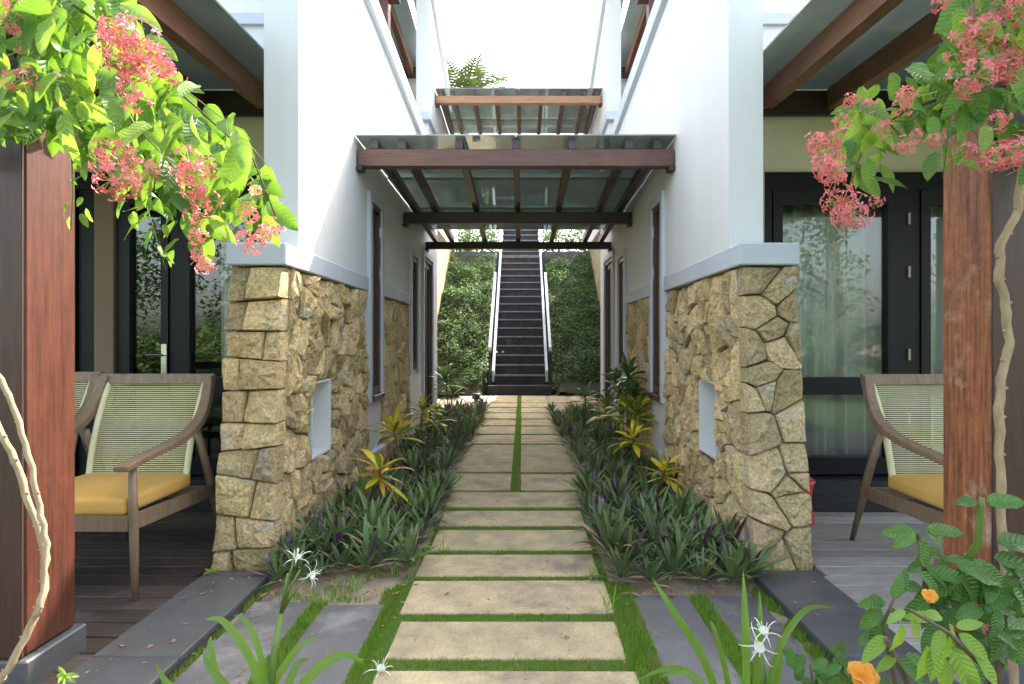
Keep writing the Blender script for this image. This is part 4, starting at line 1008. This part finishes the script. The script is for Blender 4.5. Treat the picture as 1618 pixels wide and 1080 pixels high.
creeper('large flowering creeper with pink clusters spilling over the left post', P(60, 100, DL), [
    (main, 228, .13, 0), ([(-40, 90), (108, 90), (108, 205), (60, 215), (-40, 200)], 22, .135, -.06),
    ([(-60, -60), (180, -60), (190, 60), (120, 150), (-60, 190)], 30, .15, .2),
    ([(185, 290), (260, 300), (250, 370), (215, 375)], 9, .085, .0), ([(225, 330), (280, 335), (285, 415), (245, 425)], 12, .07, 0), ([(280, 320), (335, 330), (335, 395), (295, 400)], 10, .1, 0), ([(105, 280), (135, 285), (140, 360), (110, 365)], 8, .05, .1),
    ([(0, 150), (55, 170), (60, 235), (10, 240)], 5, .13, -.1)],
    [(190, 55, 1.0), (215, 70, 1.1), (200, 95, 1.0), (212, 125, .9), (210, 155, .8), (255, 100, .9), (262, 112, .8), (240, 90, .8), (180, 62, .8), (33, 125, .75), (22, 38, .6), (36, 77, .4), (163, 235, .55), (163, 260, .7), (175, 285, .85), (203, 290, .85), (200, 245, .75), (208, 262, .6),
     (242, 270, -.75), (300, 258, .8), (298, 278, .8), (310, 300, .8), (325, 315, .7), (328, 265, .5), (308, 342, .55), (312, 372, .5), (315, 404, .6), (325, 420, .5), (395, 337, .6), (398, 383, .7), (415, 370, .6), (430, 362, .6), (12, 5, .7), (404, 300, -.4)],
    [([(-40, -60, 2.1), (80, -20, 1.95), (190, 60, 1.9), (300, 160, 1.9), (400, 250, 1.9), (435, 340, 1.92)], .0055), ([(60, -40, 2.0), (150, 90, 1.9), (215, 200, 1.85), (310, 300, 1.85), (320, 400, 1.86)], .0035), ([(0, 0, 2.0), (60, 90, 1.9), (150, 230, 1.85), (230, 320, 1.9), (262, 425, 1.9)], .003), ([(190, 60, 1.9), (290, 140, 1.86), (370, 200, 1.85), (430, 270, 1.88)], .0025), ([(110, 150, 1.95), (115, 300, 1.98), (112, 365, 1.98)], .003)], 21, DL, inner=(main, 330, .10))
DR = 1.95
creeper('flowering creeper reaching left from the weathered right post', P(1570, 100, DR), [
    ([(1680, -40), (1520, -40), (1490, 30), (1470, 90), (1495, 140), (1530, 190), (1560, 240), (1640, 270), (1680, 260)], 78, .135, 0),
    ([(1490, 90), (1440, 120), (1400, 140), (1345, 165), (1345, 215), (1380, 230), (1440, 200), (1500, 165)], 38, .115, 0),
    ([(1345, 190), (1400, 200), (1390, 300), (1350, 310), (1330, 250)], 20, .11, 0), ([(1470, 190), (1520, 190), (1520, 275), (1480, 275)], 8, .11, -.05), ([(1535, 250), (1600, 200), (1640, 260)], 5, .09, 0)],
    [(1292, 226, .7), (1305, 232, .7), (1318, 222, .6), (1308, 262, .8), (1320, 282, .8), (1312, 268, .8), (1330, 318, .8), (1345, 335, .85), (1340, 342, .8), (1318, 320, .6), (1345, 160, .45), (1373, 165, .4), (1332, 190, .5), (1385, 318, .35), (1425, 165, .6), (1432, 150, .5), (1395, 202, .5), (1430, 228, .55), (1450, 215, .4),
     (1535, 55, .95), (1550, 40, .9), (1525, 80, .8), (1540, 120, .9), (1530, 135, .6), (1600, 95, .95), (1590, 110, .9), (1575, 70, .7), (1605, 20, .9), (1585, 10, .7), (1485, 4, .5), (1478, 222, .4), (1525, 243, .7), (1575, 250, .8), (1590, 245, .9), (1612, 235, .8), (1575, 190, .6)],
    [([(1640, 20, 2.1), (1560, 90, 2.0), (1500, 150, 1.93), (1430, 175, 1.92), (1370, 215, 1.9), (1340, 300, 1.88)], .007), ([(1500, 150, 1.93), (1440, 190, 1.9), (1340, 195, 1.9), (1300, 230, 1.88)], .004), ([(1540, 100, 1.95), (1500, 190, 1.92), (1490, 280, 1.92)], .004), ([(1600, 30, 2.05), (1590, 180, 1.95), (1580, 260, 1.93)], .005)], 22, DR, inner=([(1680, -40), (1520, -40), (1490, 30), (1470, 90), (1400, 140), (1345, 165), (1335, 260), (1380, 290), (1400, 225), (1470, 190), (1520, 190), (1560, 240), (1640, 270), (1680, 260)], 150, .085))
# bare woody stems climbing the posts
def woody(label, paths, loc):
    t = thing('vine_stem', label, 'vine', loc, 'woody vine stems'); r = random.Random(5)
    for pts, r0 in paths:
        P3 = [P(*p) for p in pts]; C = []
        for i in range(len(P3) - 1):
            for u in range(4): C.append(P3[i].lerp(P3[i + 1], u / 4) + Vector((r.uniform(-.004, .004), r.uniform(-.004, .004), 0)))
        C.append(P3[-1]); b = MB(); b.tube(C, [r0 * r.uniform(.92, 1.1) for _ in C], 8)
        for q in range(1, len(C) - 1, 3):
            d = Vector((r.choice((-1, 1)), -.3, .3)).normalized() * (r0 * 1.5); b.tube([C[q], C[q] + d], [r0 * .6, r0 * .35], 5)
        b.build('stem', 'vine_bark', t, True)
woody('two bare woody vine stems curving up past the left red brown post', [([(-5, 1080, 1.75), (10, 1060, 1.75), (50, 990, 1.8), (72, 930, 1.85), (70, 870, 1.88), (55, 820, 1.9), (30, 740, 1.92), (5, 690, 1.95), (-30, 620, 1.98)], .0105),
      ([(58, 975, 1.8), (70, 920, 1.84), (73, 860, 1.86), (62, 800, 1.88), (45, 720, 1.9), (25, 650, 1.92), (0, 600, 1.95), (-40, 540, 1.98)], .009)], P(10, 1080, 1.75))
woody('bare woody vine stem running up the weathered right post', [([(1620, 245, 2.02), (1608, 330, 2.0), (1582, 385, 2.0), (1577, 430, 2.0), (1590, 480, 2.0), (1594, 540, 2.0), (1583, 600, 2.0), (1576, 660, 2.0), (1582, 740, 2.0), (1584, 850, 2.0), (1600, 1000, 2.0), (1605, 1120, 2.0)], .0135)], P(1584, 850, 2.0))

# ---------------------------------------------------------------- hibiscus in the right foreground
HM = [ovate('leaf', 'hibiscus_leaf', .62, .15, c_, .03, seed=k + 20) for k, c_ in enumerate((.08, .22, .35))]
def hib_flower(c_, par, s, seed):
    r = random.Random(seed); b = MB()
    for k in range(9):
        b.strap((0, 0, 0), k * 2.4, .35 + .1 * k, .055 * s, .055 * s, r.uniform(-.4, .9), .35, 5, 0, .65)
    o = b.build('flower', 'hibiscus_orange', par, True)
    o.matrix_basis = Matrix.Translation(c_) @ Vector((-.3, -.8, .6)).to_track_quat('Z', 'Y').to_matrix().to_4x4(); return o
DH = 1.45
hib = thing('hibiscus_shrub', 'dark glossy hibiscus shrub with an orange bud in the lower right corner', 'shrub', P(1530, 1250, DH))
r = random.Random(31)
def shrub_stem(pts, r0, m, par): b = MB(); b.tube([P(*p) for p in pts], [r0 * (1 - .5 * i / (len(pts) - 1)) for i in range(len(pts))], 7); b.build('stem', m, par, True)
for pts in (((1530, 1250, 1.5), (1500, 1080, 1.5), (1470, 960, 1.5), (1480, 880, 1.48)), ((1500, 930, 1.5), (1545, 860, 1.45), (1550, 800, 1.42), (1552, 785, 1.42)), ((1540, 1250, 1.5), (1580, 1050, 1.5), (1590, 950, 1.5), (1600, 850, 1.5)), ((1520, 1250, 1.4), (1440, 1090, 1.35), (1400, 1010, 1.3)), ((1470, 960, 1.5), (1460, 880, 1.45), (1450, 840, 1.42))):
    shrub_stem(pts, .011, 'brown_stem' if pts[0][0] != 1500 else 'green_stem', hib)
def hleaf(x, y, d, s, dx, dy, young=False, par=None, up=None):
    s *= .84; par = par or hib; o = child('leaf', r.choice(YM if young else HM), par)
    aim(o, P(x, y, d), Vector((dx, r.uniform(-.5, .2), -dy)), up or Vector((r.gauss(0, .3), -.75, .8)), s * r.uniform(.85, 1.15))
for (x, y, d, s, dx, dy) in ((1545, 790, 1.42, .085, -1, .05), (1558, 792, 1.42, .10, 1, -.05), (1465, 835, 1.42, .10, 1, .0), (1462, 840, 1.42, .08, .8, .35), (1450, 840, 1.42, .085, -1, .1), (1445, 845, 1.4, .08, -1, .35), (1455, 850, 1.4, .09, .15, 1), (1470, 870, 1.43, .07, -.6, .6),
                             (1520, 900, 1.4, .11, .5, .8), (1510, 890, 1.4, .11, 1, .3), (1575, 855, 1.45, .13, 1, .05), (1570, 880, 1.45, .12, 1, .2), (1590, 930, 1.42, .11, -.8, .3), (1600, 930, 1.4, .11, .6, .7), (1560, 930, 1.42, .10, -.7, .3), (1545, 945, 1.42, .1, 1, .3)):
    hleaf(x, y, d, s, dx, dy)
poly = [(1440, 880), (1500, 870), (1560, 890), (1618, 870), (1640, 1000), (1560, 1040), (1500, 1020), (1460, 960)]
k = 0
while k < 105:
    x, y = r.uniform(1430, 1640), r.uniform(850, 1060)
    if inside(poly, x, y): hleaf(x, y, 1.5 + r.uniform(-.12, .12), .09, r.uniform(-1, 1), r.uniform(-.2, 1)); k += 1
hib_flower(P(1468, 942, 1.36), hib, .34, 3)
hb2 = thing('hibiscus_shrub', 'pale green leafy hibiscus sprig drooping in front of the dark shrub', 'shrub', P(1480, 1250, 1.2)); r = random.Random(32)
shrub_stem(((1600, 1200, 1.25), (1560, 1060, 1.2), (1500, 1000, 1.17), (1440, 965, 1.15)), .006, 'brown_stem', hb2)
for (x, y, s, dx, dy, yg) in ((1425, 985, .085, -.1, 1, 1), (1440, 970, .08, .3, .9, 1), (1430, 965, .06, -.9, .3, 1), (1480, 1010, .10, -.15, 1, 1), (1500, 1005, .10, .1, 1, 1), (1515, 1000, .10, .8, .7, 1), (1490, 995, .08, -.7, .7, 1), (1510, 990, .07, .9, -.2, 1), (1505, 1020, .11, .35, 1, 1), (1465, 1020, .09, -.1, 1, 1),
                              (1540, 1030, .1, .5, .8, 1), (1460, 970, .07, .8, .1, 1), (1480, 975, .07, -.8, .0, 1), (1495, 1040, .1, .0, 1, 1), (1530, 1050, .1, .2, 1, 1), (1500, 985, .06, .2, .9, 1)):
    hleaf(x, y, 1.18, s, dx, dy, bool(yg), hb2, Vector((r.gauss(0, .4), -.8, .6)))
hb3 = thing('hibiscus_shrub', 'small hibiscus branch with round leaves over the right kerb', 'shrub', P(1400, 1200, 1.35)); r = random.Random(33)
shrub_stem(((1440, 1200, 1.4), (1410, 1060, 1.36), (1395, 985, 1.34), (1415, 940, 1.34)), .006, 'brown_stem', hb3)
for (x, y, s, dx, dy) in ((1392, 960, .08, -.7, .6), (1395, 968, .085, -.5, .9), (1400, 950, .07, -1, .0), (1410, 945, .06, .5, -.9), (1418, 938, .06, .3, -1), (1395, 1000, .085, -1, .4), (1400, 1005, .09, -.8, .5), (1420, 1040, .085, .5, .5), (1430, 1035, .09, .9, .3), (1415, 1035, .07, -.6, .5), (1405, 960, .06, .6, .6), (1395, 955, .05, -.6, -.6)):
    hleaf(x, y, 1.33 + r.uniform(-.04, .04), s, dx, dy, r.random() < .25, hb3)
hb4 = thing('hibiscus_shrub', 'low dark hibiscus with a large orange bloom at the lower edge', 'shrub', P(1300, 1250, 1.5)); r = random.Random(34)
shrub_stem(((1300, 1250, 1.5), (1290, 1120, 1.5), (1280, 1050, 1.5)), .006, 'brown_stem', hb4); shrub_stem(((1300, 1250, 1.5), (1350, 1120, 1.45), (1362, 1070, 1.45)), .006, 'brown_stem', hb4)
for k in range(44):
    hleaf(r.uniform(1245, 1345), r.uniform(1030, 1110), 1.5 + r.uniform(-.1, .1), .055, r.uniform(-1, 1), r.uniform(-.7, .9), False, hb4)
for k in range(8): hleaf(r.uniform(1370, 1410), r.uniform(1070, 1100), 1.45, .06, r.uniform(-1, 1), r.uniform(-.5, .9), False, hb4)
hib_flower(P(1362, 1068, 1.42), hb4, .7, 8)
t = thing('seedling', 'small bright green seedling by the foot of the left post', 'plant', P(100, 1100, 1.9)); r = random.Random(35)
shrub_stem(((100, 1110, 1.9), (102, 1080, 1.9), (103, 1066, 1.9)), .003, 'green_stem', t)
for (dx, dy) in ((-1, .0), (1, -.05), (-.7, .5), (.8, .4), (.1, .9), (-.2, -.8)): hleaf(103, 1066, 1.9, .045, dx, dy, True, t)
t = thing('seedling', 'tiny green weed at the foot of the left stone pier', 'plant', P(335, 905, 3.05)); r = random.Random(36)
for (dx, dy) in ((-1, .0), (1, -.05), (-.7, -.5), (.8, -.4), (.1, -.9)): hleaf(335, 903, 3.05, .045, dx, dy, True, t)
for i, (px, py, d) in enumerate(((935, 905, 3.1), (722, 745, 5.3), (700, 880, 3.5), (620, 900, 3.2), (560, 930, 3.0), (960, 960, 2.75))):
    b = MB(); q = P(px, py, d)
    for k in range(14): b.strap((R.uniform(-.03, .03), R.uniform(-.03, .03), 0), R.uniform(0, 6.28), R.uniform(.6, 1.5), R.uniform(.06, .15), .006, R.uniform(.3, 1.4), .3, 4)
    o = b.build('grass_tuft', 'young_leaf'); o.location = (q.x, q.y, .01)
    tag(o, ['tall grass tuft at the right edge of the path', 'pale green weed beside the left bed near the split slabs', 'grass tuft at the left edge of the path by the fourth slab', 'grass tuft on the bare sand left of the path', 'grass tuft at the front edge of the left bed', 'grass tuft by the right end of the second slab'][i], 'grass tuft', 'grass tufts')
# fallen leaves and petals
b = MB(); r = random.Random(50)
for _ in range(260):
    side = r.random()
    if side < .45: x, y = -r.uniform(.5, 1.5), r.uniform(1.9, 3.2)
    elif side < .7: x, y = r.uniform(.5, 1.5), r.uniform(1.9, 3.1)
    else: x, y = r.uniform(-.5, .5), 2.0 + 4 * r.random() ** 1.5
    z = .075 if abs(x) > 1.23 else .031
    a = r.uniform(0, 6.28); l = r.uniform(.006, .016); c, s_ = math.cos(a) * l, math.sin(a) * l
    b.add([(x - c, y - s_, z), (x + s_ * .4, y - c * .4, z + r.uniform(.001, .007)), (x + c, y + s_, z + .002), (x - s_ * .4, y + c * .4, z + r.uniform(.001, .006))], [(0, 1, 2), (0, 2, 3)])
for _ in range(420):
    sd_ = r.choice((-1, 1)); x, y = sd_ * r.uniform(.52, 1.2), 2.9 + 4.5 * r.random() ** 1.4; z = .03
    a = r.uniform(0, 6.28); l = r.uniform(.01, .035); c, s_ = math.cos(a) * l, math.sin(a) * l
    b.add([(x - c, y - s_, z), (x + s_ * .35, y - c * .35, z + r.uniform(.001, .012)), (x + c, y + s_, z + .004), (x - s_ * .35, y + c * .35, z + r.uniform(.001, .01))], [(0, 1, 2), (0, 2, 3)])
o = b.build('fallen_leaves', 'dead_leaf'); tag(o, 'brown fallen leaves and petals scattered on the kerbs and slabs', 'leaves', kind='stuff')

# ---------------------------------------------------------------- palm behind the far canopy
def palm(label, loc, h, nf, L, seed, width=.035):
    r = random.Random(seed); t = thing('palm_tree', label, 'palm', loc, None); x, y, z = loc
    b = MB(); b.tube([(x, y, z - .1), (x + .1, y, z + h * .5), (x, y, z + h)], [.16, .13, .11], 10); b.build('trunk', 'bark', t, True)
    b = MB(); top = Vector((x, y, z + h))
    for i in range(nf):
        az = i * 2.399; el = rad(r.uniform(15, 80)); p = top.copy(); hd = Vector((math.cos(az), math.sin(az), 0)); sd = Vector((-math.sin(az), math.cos(az), 0)); n = 22; pp = [p]
        for k in range(n):
            e = el - 1.5 * (k / n) ** 1.5; d = hd * math.cos(e) + Vector((0, 0, math.sin(e))); p = p + d * (L / n); pp.append(p)
            if k > 2:
                for sg in (-1, 1):
                    ld = (sd * sg * .9 + d * .75 + Vector((0, 0, -.35))).normalized(); ll = L * .26 * math.sin(math.pi * min(.95, k / n * .85 + .12)); wv = d * width
                    b.add([p - wv * .5, p + wv * .5, p + ld * ll * .6 + wv * .25, p + ld * ll - Vector((0, 0, .1 * ll))], [(0, 1, 2, 3)])
        b.tube(pp, .015, 4)
    b.build('crown', 'palm_leaf', t)
palm('palm with green fronds rising above the far glass canopy', (-2.35, 26, 4.0), 7.0, 34, 2.9, 3, .06)

# ---------------------------------------------------------------- garden behind the viewpoint, seen mirrored in the door glass
def tree(label, x, y, h, rx, rz, n, seed, group='garden trees'):
    r = random.Random(seed); t = thing('garden_tree', label, 'tree', (x, y, 0), group)
    b = MB(); b.tube([(x, y, -.1), (x + .1, y, h * .5), (x, y + .1, h * .9)], [.12, .09, .03], 8)
    for k in range(6):
        a = k * 1.05; b.tube([(x + .05, y, h * (.3 + .08 * k)), (x + math.cos(a) * rx * .6, y + math.sin(a) * rx * .6, h * (.5 + .07 * k))], [.04, .01], 5)
    b.build('trunk', 'bark', t, True)
    cl = []
    for k in range(26):
        a, c = r.uniform(0, 6.28), r.uniform(-1, 1); q = r.random() ** .4; s_ = math.sqrt(1 - c * c)
        cl.append((Vector((x + math.cos(a) * s_ * rx * q, y + math.sin(a) * s_ * rx * q, h * .58 + c * rz * q)), r.uniform(.35, .7)))
    m = MB()
    for i in range(n):
        c_, cr = cl[r.randrange(26)]; v_ = Vector((r.gauss(0, 1), r.gauss(0, 1), r.gauss(0, 1))).normalized() * cr * r.random() ** .33; p = c_ + v_
        if p.z < .1: continue
        l = r.uniform(.09, .16); a = r.uniform(0, 6.28); e = r.uniform(-1.0, .3); d = Vector((math.cos(a) * math.cos(e), math.sin(a) * math.cos(e), math.sin(e))); u = Vector((-math.sin(a), math.cos(a), r.uniform(-.6, .6))) * .28
        m.add([p, p + d * l * .5 + u * l, p + d * l, p + d * l * .5 - u * l], [(0, 1, 2, 3)])
    m.build('crown', 'tree_leaf', t)
for i, (x, y, h, rx, rz) in enumerate(((4.6, -4.2, 3.4, 1.5, 1.7), (7.4, -5.5, 4.2, 1.8, 2.2), (10.2, -4.6, 3.8, 1.7, 1.9), (-5.0, -4.6, 3.6, 1.6, 1.8), (-8.0, -5.4, 4.4, 1.9, 2.2))):
    tree('leafy garden tree mirrored in the veranda door glass, number %d along the garden' % (i + 1) if False else ['bushy tree mirrored low in the right door glass', 'taller tree mirrored in the middle of the right door glass', 'rounded tree mirrored at the edge of the right door glass', 'bushy tree mirrored in the left door glass', 'taller tree behind the mirrored one on the left'][i], x, y, h, rx, rz, 4200, 60 + i)
palm('low palm mirrored in the right door glass', (6.6, -3.4, 0), .7, 22, 1.3, 5, .018)
for i, (x, y) in enumerate(((3.4, -2.9), (5.2, -2.5), (8.3, -2.8), (9.8, -3.2), (-3.6, -2.9), (-5.6, -2.8), (-7.4, -3.2))):
    tree(['first', 'second', 'third', 'fourth', 'fifth', 'sixth', 'seventh'][i] + ' low garden bush of the row mirrored in the door glass', x, y, 1.5, .95, .75, 2600, 80 + i, 'garden bushes')
palm('tall palm mirrored at the top of the right door glass', (8.6, -7.5, 0), 4.6, 20, 2.4, 6, .04)
